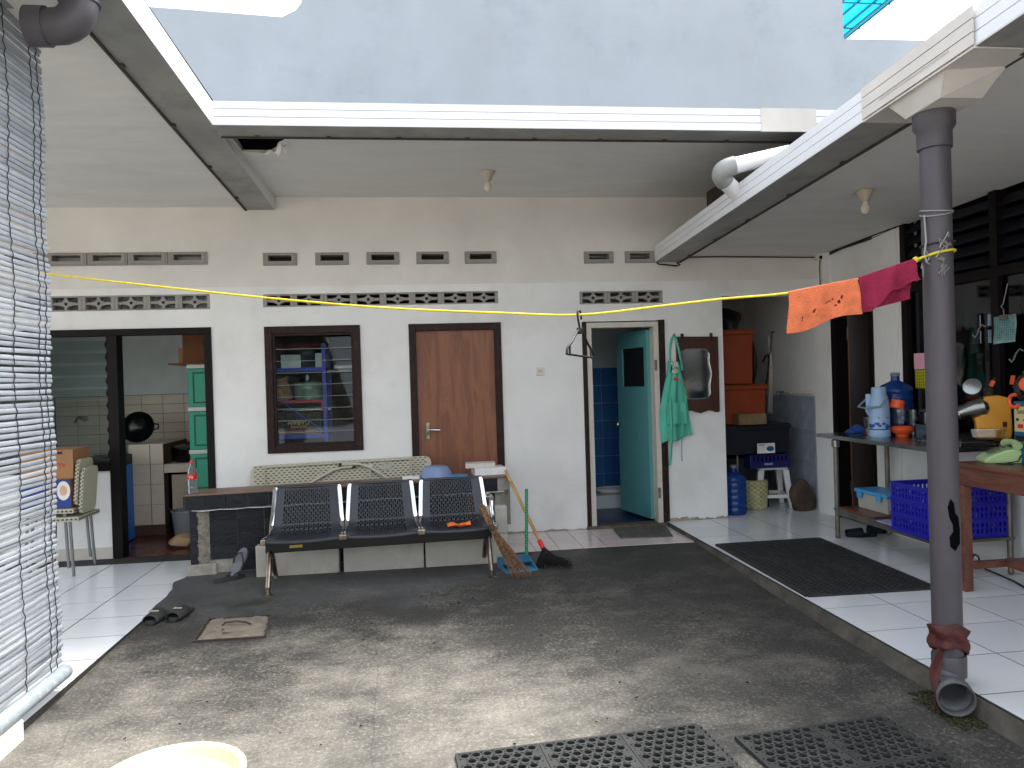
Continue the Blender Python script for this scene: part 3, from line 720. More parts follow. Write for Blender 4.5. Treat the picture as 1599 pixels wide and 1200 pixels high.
# window band
wfr = MB()
for y in (5.57, 4.62, 3.66, 2.70, 1.74): wfr.box(XE-.015, XE+.07, y-.032, y+.032, .93, 2.74)
wfr.box(XE-.016, XE+.07, 1.2, 5.60, .93, .985); wfr.box(XE-.016, XE+.07, 1.2, 5.60, 2.06, 2.13)
wo = wfr.build('window', 'frame_black', east, bevel=.003)
for y0, y1 in ((4.652, 5.538), (3.692, 4.588), (2.732, 3.628), (1.772, 2.668)):
    MB().box(XE+.025, XE+.03, y0, y1, .985, 2.06).build('pane', 'window_glass', wo)
    for i in range(5):
        s_ = MB(); s_.cbox((XE+.03, (y0+y1)/2, 2.19+.095*i), (.012, y1-y0, .085), (0, R(35), 0)); s_.build('transom_slat', mat('slat_navy', C(18, 21, 29), .5) if 'slat_navy' not in M else 'slat_navy', wo)
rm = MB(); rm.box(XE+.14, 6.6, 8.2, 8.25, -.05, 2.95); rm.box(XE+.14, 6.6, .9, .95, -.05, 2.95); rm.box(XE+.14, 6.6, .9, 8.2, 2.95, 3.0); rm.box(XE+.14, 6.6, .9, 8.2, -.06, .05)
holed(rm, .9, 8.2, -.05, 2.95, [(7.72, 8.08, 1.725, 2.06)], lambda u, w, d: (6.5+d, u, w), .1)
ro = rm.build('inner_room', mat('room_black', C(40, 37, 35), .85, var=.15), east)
cr2 = MB(); cr2.box(6.49, 6.53, 7.875, 7.925, 1.72, 2.07); cr2.box(6.488, 6.53, 7.70, 8.1, 1.875, 1.915)
for i in range(15): cr2.box(6.545, 6.55, 7.72+.025*i-.002, 7.72+.025*i+.002, 1.72, 2.07)
for i in range(14): cr2.box(6.553, 6.557, 7.72, 8.08, 1.725+.025*i-.002, 1.725+.025*i+.002)
cr2.build('far_window_grid', 'frame_black', ro)
# dado of grey-blue tiles in the storage nook
dm = boxmesh('dado_tile', .012, .25, .33, 'dado_tile', .002)
for i in range(6):
    for j in range(4): piece('dado_tile', dm, east, (XE-.005, 6.98+.253*(i+.5)-.0, 1.215-.333*(j+.5)))
# storage nook shell (part of the back house)
nk = MB(); nk.box(2.75, 2.89, YW+.16, 8.6, 0, 2.4); nk.box(2.75, XE, 8.55, 8.65, 0, 2.4); nk.box(2.75, XE, YW+.16, 8.65, 2.4, 2.45)
nk.build('nook', 'room_plain', house)

# ------------------------------------------------------------------ neighbour's tall wall, canopy
nb = MB(); yb = 9.5
poly = [(-9, 0), (8.6, 0), (8.6, 5.975), (5.858, 5.945), (5.851, 7.6), (-1.0, 7.6), (-1.29, 6.19), (-1.36, 6.10), (-1.525, 6.012), (-2.65, 6.07), (-9, 6.33)]
nb.prism(poly, lambda x, z: (x, yb, z), lambda x, z: (x, yb+.2, z))
tag(nb.build('boundary_wall', 'neighbour_plaster', origin=(0, yb, 0)), 'tall blue-grey rendered wall of the neighbour rising behind the roofs', 'wall')
cn = thing('canopy', 'turquoise translucent roof sheet seen high behind the grey wall', 'canopy', (6.4, 11, 7.13))
xe = 7.42
MB().box(5.3, xe, 9.72, 14, 7.13, 7.14).build('sheet', 'turquoise_sheet', cn)
for i in range(8): MB().box(xe-.02-.26*i, xe-.26*i, 9.72, 14, 7.10, 7.129).build('batten', 'turq_frame', cn)
for i in range(5): MB().box(5.3, xe, 9.95+.8*i, 9.97+.8*i, 7.085, 7.0995).build('batten', 'turq_frame', cn)
MB().box(xe-.16, xe-.12, 9.72, 14, 7.06, 7.0845).build('edge_beam', 'turq_frame', cn)
MB().box(5.0, 5.12, 13.8, 13.92, 0, 7.13).build('post', 'turq_frame', cn); MB().box(xe-.1, xe, 13.8, 13.92, 0, 7.1).build('post', 'turq_frame', cn)

# ================================================================== PIPES, LAMPS, WIRES
def arc(c, r, a0, a1, ux, uy, n=8):
    c, ux, uy = Vector(c), Vector(ux), Vector(uy)
    return [c+ux*(r*math.cos(lerp(a0, a1, i/n)))+uy*(r*math.sin(lerp(a0, a1, i/n))) for i in range(n+1)]
PX, PY = 2.243, 2.98
dp = thing('downpipe', 'thick grey plastic downpipe standing at the edge of the right veranda', 'pipe', (PX, PY, .06))
MB().tube([(PX-.001, PY, .22), (PX, PY, 1.0), (PX, PY, 2.0), (PX+.002, PY, 2.56)], .060, 28).build('pipe', 'pipe_grey', dp, smooth=40)
MB().lathe([(.061, 2.40), (.069, 2.402), (.069, 2.475), (.083, 2.495), (.083, 2.60), (.07, 2.602), (.061, 2.56)], (PX, PY, 0), 28).build('collar', 'pipe_grey', dp, smooth=40)
MB().lathe([(.061, .13), (.068, .131), (.069, .215), (.066, .222), (.061, .222)], (PX+.003, PY, 0), 28).build('lower_collar', 'pipe_grey', dp, smooth=40)
# broken hole in the pipe wall
hp = MB(); hz = .78
for q in ([(-.012, .10), (.0, .085), (.004, .05), (.018, .035), (.026, -.01), (.024, -.06), (.0, -.085), (-.016, -.07), (-.018, -.035), (-.004, -.015), (-.006, .01), (-.016, .03), (-.022, .07)],):
    pts = [(PX+.0612*math.sin(x*1.15/.061-.02), PY-.0612*math.cos(x*1.15/.061-.02), hz+z*1.2) for x, z in q]
    hp.face(*pts)
hp.build('broken_hole', 'black_void', dp, solid=.003)
# shoe at the foot opening towards the court
sh = MB(); dirv = Vector((-.42, -.90, -.06)).normalized()
p0 = Vector((PX+.002, PY, .16)); p1 = Vector((PX-.022, PY-.035, .088)); p2 = p1+dirv*.06
sh.tube([p0, p0.lerp(p1, .6)+Vector((0, .012, 0)), p1, p2], .062, 24, cap=False)
sh.tube([p2, p2+dirv*.001, p2+dirv*.05], [.062, .071, .071], 24, cap=False)
sh.build('shoe', 'pipe_elbow', dp, smooth=40, solid=.007)
ms = MB()
random.seed(3)
for i in range(420):
    a = random.random(); x = lerp(2.0, 2.25, random.random()**.7); y = lerp(2.75, 3.12, a)
    if random.random() < abs(y-2.93)*3.2: continue
    h = random.uniform(.003, .010); ms.lathe([(.001, -.002), (random.uniform(.005, .013), .0), (random.uniform(.003, .009), h*.7), (.001, h)], (2.27-(2.27-x)*.55, y, .0), 5)
mo = ms.build('moss', 'moss', origin=(2.2, 2.93, 0), smooth=60); mo['kind'] = 'stuff'; tag(mo, 'patch of green-brown moss under the open foot of the grey downpipe', 'moss')
# red-brown strip knotted round the pipe foot
rc = thing('tied_cloth', 'dark red cloth strip knotted round the foot of the grey downpipe', 'cloth', (PX, PY, .25))
def ring(u, v):
    a = u*2*math.pi; r = .069+.006*math.sin(v*9+a*2)+.006*math.sin(a*5+v*3)+.010*math.exp(-((a-5.6)/.5)**2)
    return (PX+r*math.cos(a), PY+r*math.sin(a), .285-.03*math.sin(a+.6)+lerp(-.055, .05, v)+.006*math.sin(a*3))
MB().grid(ring, 40, 8).build('wrap', 'red_cloth', rc, smooth=60, solid=.004)
def tail(u, v):
    w = .045*(1-.5*u)*(1+.25*math.sin(u*7)); c = Vector((PX-.072-.05*math.sin(u*2.6)-.05*max(0, u-.75)*4, PY-.05-.05*u, .26-.235*u**.9))
    return c+Vector(((v-.5)*w*(1.2-.4*u), (v-.5)*w*.5*math.cos(u*6), .012*math.sin(v*6+u*5)))
MB().grid(tail, 22, 8).build('tail', 'red_cloth', rc, smooth=60, solid=.003)
# left downspout elbow
le_ = thing('downpipe', 'grey plastic elbow under the left gutter beside the bamboo blind', 'pipe', (-1.5, 3.3, 2.9))
q = [(-1.535, 3.30, 2.972), (-1.50, 3.30, 2.972), (-1.46, 3.30, 2.972)]+[Vector((-1.44, 3.30, 3.07))+Vector((math.sin(a)*.098, 0, -math.cos(a)*.098)) for a in [R(15*i) for i in range(1, 7)]]+[(-1.342, 3.30, 3.2)]
MB().tube(q, .072, 24).build('elbow', 'pipe_grey', le_, smooth=40)
MB().tube([(-1.54, 3.30, 2.972), (-1.465, 3.30, 2.972)], .080, 24).build('socket', 'pipe_grey', le_, smooth=40)
MB().tube([(-1.342, 3.30, 3.07), (-1.342, 3.30, 3.16)], .080, 24).build('socket', 'pipe_grey', le_, smooth=40)
MB().cbox((-1.335, 3.30, 3.18), (.14, .22, .05)).build('outlet', 'gutter_aged', le_, bevel=.01)
# white pipe with grey elbow over the right gutter
wp = thing('drain_pipe', 'short white drain pipe with a grey elbow between the two gutters', 'pipe', (2.4, 5.4, 2.8))
A, B, Cc = py_(1115, 266, 4.72), py_(1232, 240, 4.62), py_(1170, 322, 4.95)
b0_, c0p = A.lerp(B, .28), A.lerp(Cc, .30)
MB().tube([b0_, B], .054, 22).build('pipe', 'pvc_white', wp, smooth=40)
MB().tube([c0p, A.lerp(Cc, .72)], .054, 22).build('pipe', 'pvc_white', wp, smooth=40)
MB().tube([b0_.lerp(A, t)*(1-t)+A.lerp(c0p, t)*t for t in [i/12 for i in range(13)]], .062, 22).build('elbow', mat('elbow_grey', C(150, 152, 150), .4), wp, smooth=50)
e0 = py_(1098, 312, 6.3)
MB().box(2.66, 2.80, 6.15, 6.55, 2.94, 3.12).build('duct_end', 'rusty_trim', wp, bevel=.004)

def lamp(label, p, s=1.0):
    t = thing('ceiling_lamp', label, 'lamp', p, 'bare lamp sockets under the eaves'); x, y, z = p
    MB().lathe([(.0, 0), (.06*s, 0), (.062*s, -.012*s), (.05*s, -.03*s), (.033*s, -.07*s), (.022*s, -.082*s), (.0, -.083*s)], p, 20).build('socket', 'socket_tan', t, smooth=35)
    MB().lathe([(.0, -.0845*s), (.018*s, -.085*s), (.02*s, -.10*s), (.032*s, -.125*s), (.033*s, -.145*s), (.022*s, -.168*s), (.0, -.176*s)], p, 18).build('bulb', 'bulb_white', t, smooth=60)
lamp('bare bulb in a tan socket on the ceiling above the brown door', (.604, 5.985, 3.14), .95)
lamp('bare bulb in a tan socket under the right veranda ceiling', (2.955, 4.60, zr(4.6)-.007), .9)
# junction box with cables in the corner
jb = thing('junction_box', 'small cream junction box with black cables in the ceiling corner at right', 'box', (3.86, 6.77, 2.55))
j0 = Vector((3.86, 6.76, 2.555))
MB().cbox(j0, (.075, .05, .055)).build('box', 'switch_cream', jb, bevel=.006)
MB().lathe([(.0, 0), (.016, .002), (.016, .012), (0, .013)], j0+Vector((-.005, -.026, -.01)), 12, Matrix.Rotation(math.pi/2, 4, 'X')).build('knockout', 'black_void', jb)
MB().tube([j0+Vector((-.04, .03, 0)), (3.3, YW-.006, 2.565), (2.9, YW-.006, 2.572), (2.52, YW-.006, 2.570)], .006, 6).build('cable', 'cable_black', jb)
MB().tube([j0+Vector((.03, -.02, .01)), (3.885, 6.3, 2.585), (3.885, 5.9, 2.60), (3.885, 5.62, 2.615)], .010, 6).build('cable', 'cable_black', jb)
MB().tube([j0+Vector((.025, -.02, -.01)), (3.88, 6.4, 2.572), (3.885, 5.95, 2.578), (3.885, 5.6, 2.61)], .006, 6).build('cable', 'cable_black', jb)
MB().tube([j0+Vector((-.01, -.02, -.02)), j0+Vector((-.015, -.02, -.12)), j0+Vector((-.012, -.02, -.4))], .005, 6).build('cable', 'cable_black', jb)
MB().tube([j0+Vector((.008, -.012, -.02)), j0+Vector((.010, -.012, -.5))], .008, 6).build('conduit', 'switch_cream', jb)
wb = MB().tube([(2.24, YW-.008, 2.545), (2.27, YW-.03, 2.505), (2.36, YW-.035, 2.495), (2.44, YW-.03, 2.485), (2.48, YW-.02, 2.50), (2.45, YW-.012, 2.52)], .007, 6).build('loose_cable', 'cable_black', origin=(2.36, YW, 2.5), smooth=60)
tag(wb, 'loose dark cable bunched under the far end of the right gutter', 'cable')
# wire twisted on the downpipe
tw = thing('tie_wire', 'grey wire twisted round the upper downpipe above the yellow rope', 'wire', (PX, PY, 2.05))
def loop(z0, tilt, ph=0, r=.0635): return [(PX+r*math.cos(a), PY+r*math.sin(a), z0+tilt*math.sin(a+ph)) for a in [2*math.pi*i/28 for i in range(29)]]
MB().tube(loop(2.135, .012), .0035, 6).build('wire', 'wire_grey', tw); MB().tube(loop(2.125, .02, .7), .003, 6).build('wire', 'wire_grey', tw)
MB().tube([(PX-.064, PY-.01, 2.115), (PX-.069, PY-.02, 2.06), (PX-.066, PY-.02, 2.0), (PX-.072, PY-.015, 1.95), (PX-.066, PY-.02, 1.91)], .004, 6).build('wire', 'wire_grey', tw)
MB().tube(loop(1.992, .006, 2, .0655), .004, 6).build('wire', 'cord_dark', tw)
random.seed(5); kn = MB()
for i in range(9):
    z = random.uniform(1.85, 2.0); a = random.uniform(-3.2, -1.7); pts = []
    for k_ in range(7): pts.append((PX+(.067+random.uniform(0, .012))*math.cos(a+random.uniform(-.35, .35)), PY+(.067+random.uniform(0, .012))*math.sin(a), z+random.uniform(-.035, .035)))
    kn.tube(pts, .0025, 5)
kn.build('twisted_ends', 'wire_grey', tw)

# ================================================================== CLOTHES LINE
def rope_pt(x, y):
    d = ray(x, y); s_ = d.x/d.y; Y = (2.98+2.13*.323)/(1+.323*s_); return Vector((d.x/d.y*Y, Y, d.z/d.y*Y+H))
rp = [(0, 417), (72, 428), (240, 447), (411, 465), (600, 481), (780, 489), (905, 492), (1035, 478), (1130, 467), (1230, 458), (1337, 437), (1430, 406)]
rpts = [rope_pt(*q) for q in rp]
rpts = [rpts[0]+(rpts[0]-rpts[1])*.6]+rpts
rope = thing('clothes_line', 'yellow rope sagging across the courtyard to the grey downpipe', 'rope', rpts[6])
cv = []
for i in range(len(rpts)-1):
    p0, p1, p2, p3 = rpts[max(0, i-1)], rpts[i], rpts[i+1], rpts[min(len(rpts)-1, i+2)]
    for k_ in range(6):
        t = k_/6; cv.append(.5*((2*p1)+(p2-p0)*t+(2*p0-5*p1+4*p2-p3)*t*t+(3*p1-p0-3*p2+p3)*t**3))
cv.append(rpts[-1])
MB().tube(cv, .0052, 8).build('rope', 'rope_yellow', rope, smooth=60)
e = rpts[-1]
MB().tube([e]+[(PX+.0665*math.cos(a), PY+.0665*math.sin(a), 1.945+.014*math.sin(a+2.4)) for a in [R(-165+12*i) for i in range(29)]]+[e], .0055, 8).build('loop', 'rope_yellow', rope, smooth=60)
MB().lathe([(0, -.014), (.012, -.008), (.014, 0), (.011, .009), (0, .014)], e, 10).build('knot', 'rope_yellow', rope, smooth=60)

def rope_at(x):                                                # point on the rope below image column x
    for a, b in zip(rp, rp[1:]):
        if a[0] <= x <= b[0]: return rope_pt(x, lerp(a[1], b[1], (x-a[0])/(b[0]-a[0])))
def towel(name, label, xa, xb, m, front, back, seed, tears=()):
    """cloth folded over the rope; front/back: drop in metres along the width (0..1)"""
    A, B = rope_at(xa), rope_at(xb); rd = (B-A).normalized(); nrm = Vector((rd.y, -rd.x, 0)).normalized()
    if nrm.y > 0: nrm = -nrm
    rng_ = random.Random(seed); ph = [rng_.uniform(0, 6) for _ in range(4)]
    def fn(u, v):
        top = A.lerp(B, u); t = v*2-1
        top.z += .006
        if t < 0: L = front(u); s_ = -t; side = 1
        else: L = back(u); s_ = t; side = -1
        fold = .012*math.sin(u*9+ph[0]+s_*1.4)+.008*math.sin(u*21+ph[1])
        return top+nrm*(side*(.0075+.012*s_**.6)+fold*s_*.9)+Vector((0, 0, -1))*(L*s_)+rd*(.03*(s_**1.5)*(u-.3)*(1 if side > 0 else -.6)+.008*math.sin(s_*5+ph[2])*s_)
    NUt, NVt = 96, 130
    def torn(i, j):
        u, v = (i+.5)/NUt, (j+.5)/NVt
        for cu, cv_, ru, rv, sk in tears:
            a, b = (u-cu)/ru, (v-cv_-sk*(u-cu))/rv
            if a*a+b*b < 1+.5*math.sin(u*140+cv_*60)*math.sin(v*170+cu*40): return True
        return False
    o = MB().grid(fn, NUt, NVt, torn).build(name, m, fix=False, origin=A.lerp(B, .5), smooth=80, solid=.004)
    return tag(o, label, 'cloth')
tw1 = towel('towel', 'worn orange cloth with torn holes folded over the yellow rope', 1231, 1338, 'orange_towel', lambda u: lerp(.185, .155, u)+.01*math.sin(u*7), lambda u: lerp(.13, .12, u), 2, ((.20, .14, .012, .03, 0), (.36, .20, .022, .022, .3), (.40, .13, .010, .02, 0), (.62, .27, .012, .02, 0), (.70, .21, .022, .028, -.4), (.74, .27, .016, .03, .5), (.66, .17, .012, .014, 0), (.55, .25, .04, .006, .2)))
towel('towel', 'dark pink cloth folded over the yellow rope next to the orange one', 1340, 1428, 'maroon_towel', lambda u: .125+.05*max(0, 1-abs(u-.22)*3.2)-.03*u+.004*math.sin(u*20), lambda u: lerp(.15, .165, u), 9)
# plastic hanger, seen almost edge on
hg = thing('clothes_hanger', 'black plastic clothes hanger hooked on the yellow rope', 'hanger', rope_at(905))
hp0 = rope_at(905)+Vector((0, 0, .008)); hd_ = Vector((.50, .80, -.03)).normalized(); sc = .93
def HP(a, b): return hp0+hd_*(a*sc)+Vector((0, 0, b*sc))
hk = [HP(-.014, -.045), HP(-.03, -.015), HP(-.026, .006), HP(-.012, .014), HP(.004, .013), HP(.018, 0), HP(.022, -.03), HP(.012, -.065), HP(0, -.10)]
MB().tube([HP(-.001, -.08), HP(-.02, -.045), HP(-.031, -.012), HP(-.025, .006), HP(-.010, .014), HP(.006, .012), HP(.02, -.004), HP(.024, -.03)], .0052, 8).build('hook', 'black_plastic', hg, smooth=60)
MB().tube([HP(-.20, -.215), HP(-.19, -.185), HP(-.12, -.15), HP(-.05, -.10), HP(0, -.078), HP(.05, -.10), HP(.12, -.15), HP(.19, -.185), HP(.20, -.215)], .0058, 8).build('shoulder', 'black_plastic', hg, smooth=60)
MB().tube([HP(-.20, -.215), HP(.20, -.215)], .0052, 8).build('bar', 'black_plastic', hg)
for s_ in (-1, 1): MB().tube([HP(s_*.155, -.166), HP(s_*.155, -.215)], .005, 6).build('peg', 'black_plastic', hg)
MB().cbox(HP(0, -.088), (.03, .035, .03)).build('neck', 'black_plastic', hg, bevel=.008)

# ================================================================== BAMBOO BLIND
XB, YB0, YB1 = -1.735, 2.0, 3.82
bl = thing('bamboo_blind', 'weathered white bamboo slat blind hanging down at the left edge', 'blind', (XB, 3, .1))
random.seed(11); sm = []
for k_ in range(6):
    mb = MB(); L = YB1-YB0
    def fs(u, v, k_=k_):
        a = -math.pi*.62+v*math.pi*1.24; y = lerp(-L/2, L/2, u)
        return (.0065*math.cos(a)+.0018*math.sin(u*7+k_*2)+.001*math.sin(u*23+k_), y+(.012*math.sin(k_*3.1)), .0108*math.sin(a)+.0022*math.sin(u*5+k_*1.3)+.0012*math.sin(u*17+k_*2))
    mb.grid(fs, 26, 4); me = mb.mesh('slat', smooth=60); me.materials.append(M['bamboo_slat']); sm.append(me)
nsl = 114
for i in range(nsl):
    z = .185+.0262*i; o = piece('slat', sm[i % 6], bl, (XB+random.uniform(-.002, .002)+.006*math.sin(i*.21), (YB0+YB1)/2+random.uniform(-.008, .008), z+random.uniform(-.002, .002)))
    o.rotation_euler = (random.uniform(-.0035, .0035), random.uniform(-.10, .15), random.uniform(-.002, .002))
for y in (3.76, 3.70, 3.48, 3.05, 2.6):
    mb = MB()
    mb.tube([(XB+.0105+.0025*math.sin(i*1.57)+.006*math.sin(i*.105), y+.004*math.sin(i*1.1+y*9), .17+.0131*i) for i in range(int(nsl*2)+2)], .0024, 5, cap=False)
    mb.build('cord', 'cord_dark', bl)
MB().tube([(XB-.002, YB0, .118), (XB+.0, YB1+.04, .118)], .036, 20).build('bottom_rail', 'rail_grey', bl, smooth=40)
MB().box(-1.80, -1.70, YB0, YB1, 3.15, 3.19).build('head_rail', 'bamboo_slat', bl)
kb = MB().box(-1.90, -1.702, 2.0, 3.41, -.01, .085).build('kerb_block', 'white_paint', origin=(-1.8, 2.8, 0), bevel=.008)
tag(kb, 'rust-stained white kerb block under the bamboo blind', 'kerb')

# ================================================================== COUNTER AND BENCH
CA = math.atan2(.27, 2.5); CX = Matrix.Translation((-1.775, 5.915, 0)) @ Matrix.Rotation(CA, 4, 'Z'); CL = 2.52
ct = thing('counter', 'low masonry counter faced with ribbed black tiles along the back wall', 'counter', (-.5, 6.3, .02))
def yb_(x): return .30                                            # a low wall, free of the house wall
cb = MB(CX); cb.prism([(.03, .045), (2.16, .045), (2.16, yb_(2.16)), (.03, yb_(.03))], lambda x, y: (x, y, .01), lambda x, y: (x, y, .545)); cb.build('body', 'cement', ct)
MB(CX).box(2.40, 2.49, .03, .27, .03, .545).build('leg', 'cement', ct, bevel=.006)
MB(CX).box(2.49, 2.535, .05, .29, .25, .60).build('side_slab', mat('slab_grey', C(140, 138, 124), .9, var=.1, bump=.3), ct, bevel=.004)
cb = MB(CX); cb.prism([(0, 0), (CL, 0), (CL, yb_(CL)), (0, yb_(0))], lambda x, y: (x, y, .545), lambda x, y: (x, y, .655)); cb.build('slab', 'cement', ct, bevel=.004)
cb = MB(CX); cb.prism([(-.012, -.013), (CL, -.013), (CL, yb_(CL)), (-.012, yb_(0))], lambda x, y: (x, y, .6555), lambda x, y: (x, y, .667)); cb.build('top', 'counter_top', ct, bevel=.003)
cm_ = boxmesh('facing_tile', .196, .010, .098, 'black_tile', .002)
def rib_tile(w, h, n, horiz=True):
    mb = MB().box(-w/2, w/2, -.003, .005, -h/2, h/2)
    for i in range(n):
        t = (i+.5)/n
        mb.box(-w/2+.003, w/2-.003, -.0075, -.0032, -h/2+h*t-h*.30/n, -h/2+h*t+h*.30/n)
    me = mb.mesh('facing_tile'); me.materials.append(M['black_tile']); return me
rt1, rt2_, rt3 = rib_tile(.196, .098, 9), rib_tile(.196, .098, 14), rib_tile(.148, .105, 10)
random.seed(4)
def cpiece(me, x, y, z, rz=0):
    p = CX @ Vector((x, y, z)); o = piece('facing_tile', me, ct, p); o.rotation_euler = (0, random.uniform(-.004, .004), CA+rz); return o
for i in range(10):
    for j in range(5):
        if i == 0 and j == 0: continue
        cpiece(rt1 if (i+j) % 2 else rt2_, .165+.2*(i+.5), .038, .055+.099*(j+.5))
for i in range(16): cpiece(rt3, .002+.151*(i+.5), -.006, .60)
for j in range(5): cpiece(rib_tile(.05, .098, 11), .055, .038, .055+.099*(j+.5))
for i in range(1):
    for j in range(5): cpiece(rt1, .026, .16+.2*i, .055+.099*(j+.5), -math.pi/2)
for i in range(2): cpiece(rt3, -.005, .075+.151*i, .60, -math.pi/2)
# spalled mortar strip where tiles fell off
sp = MB(CX); random.seed(8)
sp.grid(lambda u, v: (lerp(.085, .155, u)+.007*math.sin(v*29)*(u-.5)*2+.005*math.sin(v*67+u*4)+.004*math.sin(v*131), .030-.004*math.sin(u*3.1)-.003*math.sin(v*60+u*9), lerp(.04, .545, v)), 6, 60).build('mortar', mat('mortar_pale', C(126, 120, 108), .95, var=.2, scale=20, bump=.8, bscale=50), ct)
MB(CX).box(.0, .21, .01, .03, .03, .13).build('mortar', 'cement', ct, bevel=.012)
MB(CX).grid(lambda u, v: (lerp(.05, CL-.05, u), lerp(-.014, .03, v)+.003*math.sin(u*130), .5445-.007*abs(math.sin(u*37))*(1-v)), 120, 2).build('mortar', 'white_paint', ct, solid=.004)

# pale lightweight blocks standing along the foot of the counter
BG = 'pale lightweight blocks by the counter'
for (x0, x1, h, lb) in ((-1.243, -.633, .235, 'pale lightweight block at the left, behind the first bench seat'), (-.599, .006, .228, 'pale lightweight block behind the middle of the bench'), (.018, .664, .225, 'pale lightweight block at the right, behind the third bench seat')):
    b_ = MB().box(x0, x1, 5.79, 5.87, .03, .04+h)
    tag(b_.build('concrete_block', 'light_block', origin=((x0+x1)/2, 5.83, .035), bevel=.008), lb, 'block', BG)
b_ = MB(Matrix.Translation((.56, 5.83, .268)) @ Matrix.Rotation(R(3), 4, 'Z')).box(-.10, .10, -.04, .04, -.002, .215)
tag(b_.build('concrete_block', 'light_block', origin=(.56, 5.83, .27), bevel=.012), 'short pale block standing on end on the right-hand block', 'block', BG)

# three-seat steel bench -----------------------------------------------------
BA = math.atan2(.096, 1.602); BX = Matrix.Translation((-1.085, 5.30, 0)) @ Matrix.Rotation(BA, 4, 'Z')
bn = thing('waiting_bench', 'three-seat black perforated steel bench with chrome side rails', 'bench', (-.28, 5.5, .03))
gz0 = .031
BL = 1.602
MB(BX).box(-.01, BL+.01, .16, .235, .285, .362).build('beam', 'bench_beam', bn, bevel=.006)
pl_ = MB(BX).box(.155, .245, .1575, .1605, .315, .335).build('maker_plate', 'brass_plate', bn)
def shell(u, v, W=.50, Wt=.435):
    """seat and back in one bent sheet; v 0 front edge .. 1 top"""
    P = [(.018, .384), (.022, .400), (.06, .408), (.17, .398), (.30, .388), (.36, .398), (.405, .432), (.435, .485), (.47, .56), (.505, .635), (.53, .69), (.545, .70)]
    t = v*(len(P)-1); i = min(int(t), len(P)-2); f = t-i
    p0, p1, p2, p3 = P[max(0, i-1)], P[i], P[i+1], P[min(len(P)-1, i+2)]
    c = [.5*((2*p1[k])+(p2[k]-p0[k])*f+(2*p0[k]-5*p1[k]+4*p2[k]-p3[k])*f*f+(3*p1[k]-p0[k]-3*p2[k]+p3[k])*f**3) for k in (0, 1)]
    w = lerp(W, Wt, max(0, (v-.45)/.55)); dish = -.012*(1-(2*u-1)**2)*(1 if v < .5 else .6)
    return ((u-.5)*w, c[0]+(.012*(1-(2*u-1)**2) if v > .5 else 0), c[1]+(dish if v < .5 else 0))
NU, NV = 58, 84
def slots(i, j):
    u, v = (i+.5)/NU, (j+.5)/NV
    if not (.14 < u < .86 and .14 < v < .90): return False
    if .55 < v < .575: return False
    c = i//2
    return i % 2 == 0 and ((j+(0 if c % 2 else 2)) % 4) < 3
for s_ in range(3):
    x0 = .265+.5475*s_-.005; SX = BX @ Matrix.Translation((x0, 0, .0))
    seat = MB(SX).grid(lambda u, v: shell(u, v), NU, NV, slots).build('seat', 'bench_steel', bn, solid=.003, smooth=40, fix=False)
    for sd in (0, 1):
        r_ = MB(SX); off = -.012 if sd == 0 else .012
        def rail(u, v, sd=sd, off=off):
            q = Vector(shell(sd, v)); a = u*2*math.pi
            return (q.x+off+.014*math.cos(a), q.y+.004*math.sin(a)-.002, q.z+.009*math.sin(a)+.003)
        r_.grid(rail, 10, 34).build('side_rail', 'chrome', seat, smooth=60, label='bright chrome side rail')
        q = Vector(shell(sd, 0)); MB(SX).cbox((q.x+off, q.y-.002, q.z+.012), (.034, .03, .04)).build('rail_end', 'chrome_worn', seat, bevel=.008)
        q = Vector(shell(sd, 1)); MB(SX).cbox((q.x+off*.9, q.y, q.z), (.032, .022, .02)).build('rail_cap', 'black_plastic', seat, bevel=.006)
    MB(SX).tube([(-.225, .545, .698), (.225, .545, .698)], .012, 10).build('top_roll', 'bench_steel', seat, smooth=60)
    MB(SX).box(-.20, .20, .10, .30, .3625, .376).build('bracket', 'bench_beam', seat)
for x, nm in ((.02, 0), (BL-.02, 1)):
    lg = MB(BX); lg.tube([(x, .20, .31), (x, .15, .27), (x, .075, .15), (x, .015, .075)], [.022, .022, .02, .017], 12).tube([(x, .20, .31), (x, .27, .25), (x, .38, .12), (x, .435, .075)], [.022, .022, .019, .017], 12)
    lo = lg.build('leg', 'chrome_worn', bn, smooth=50)
    for y in (.012, .437): MB(BX).lathe([(0, gz0-.004), (.032, gz0-.003), (.032, gz0+.006), (.018, gz0+.014), (.016, gz0+.05), (0, gz0+.05)], (x, y, 0), 16).build('foot', 'chrome_worn', lo, smooth=40)
x = BL+.005
MB(BX).tube([(x, .30, .30), (x, .27, .36), (x, .10, .395), (x, .065, .42), (x, .075, .50), (x, .10, .565), (x, .14, .592), (x, .24, .598), (x, .32, .585)], [.016, .018, .019, .02, .021, .021, .02, .018, .014], 12).build('armrest', 'chrome', bn, smooth=60)
# orange rag on the right seat
def rag(u, v):
    x = lerp(.0, .17, u); y = lerp(-.05, .05, v)*(1-.5*abs(u-.4)); p = BX @ Vector((1.275+x, .10+y*.9, .410+.016*math.sin(u*8)*math.sin(v*3.1)+.012*abs(math.sin(v*5+u*3)))); return p
tag(MB().grid(rag, 16, 12).build('rag', 'orange_rag', origin=BX @ Vector((1.36, .10, .41)), smooth=80, solid=.004), 'crumpled orange rag lying on the right-hand bench seat', 'cloth')

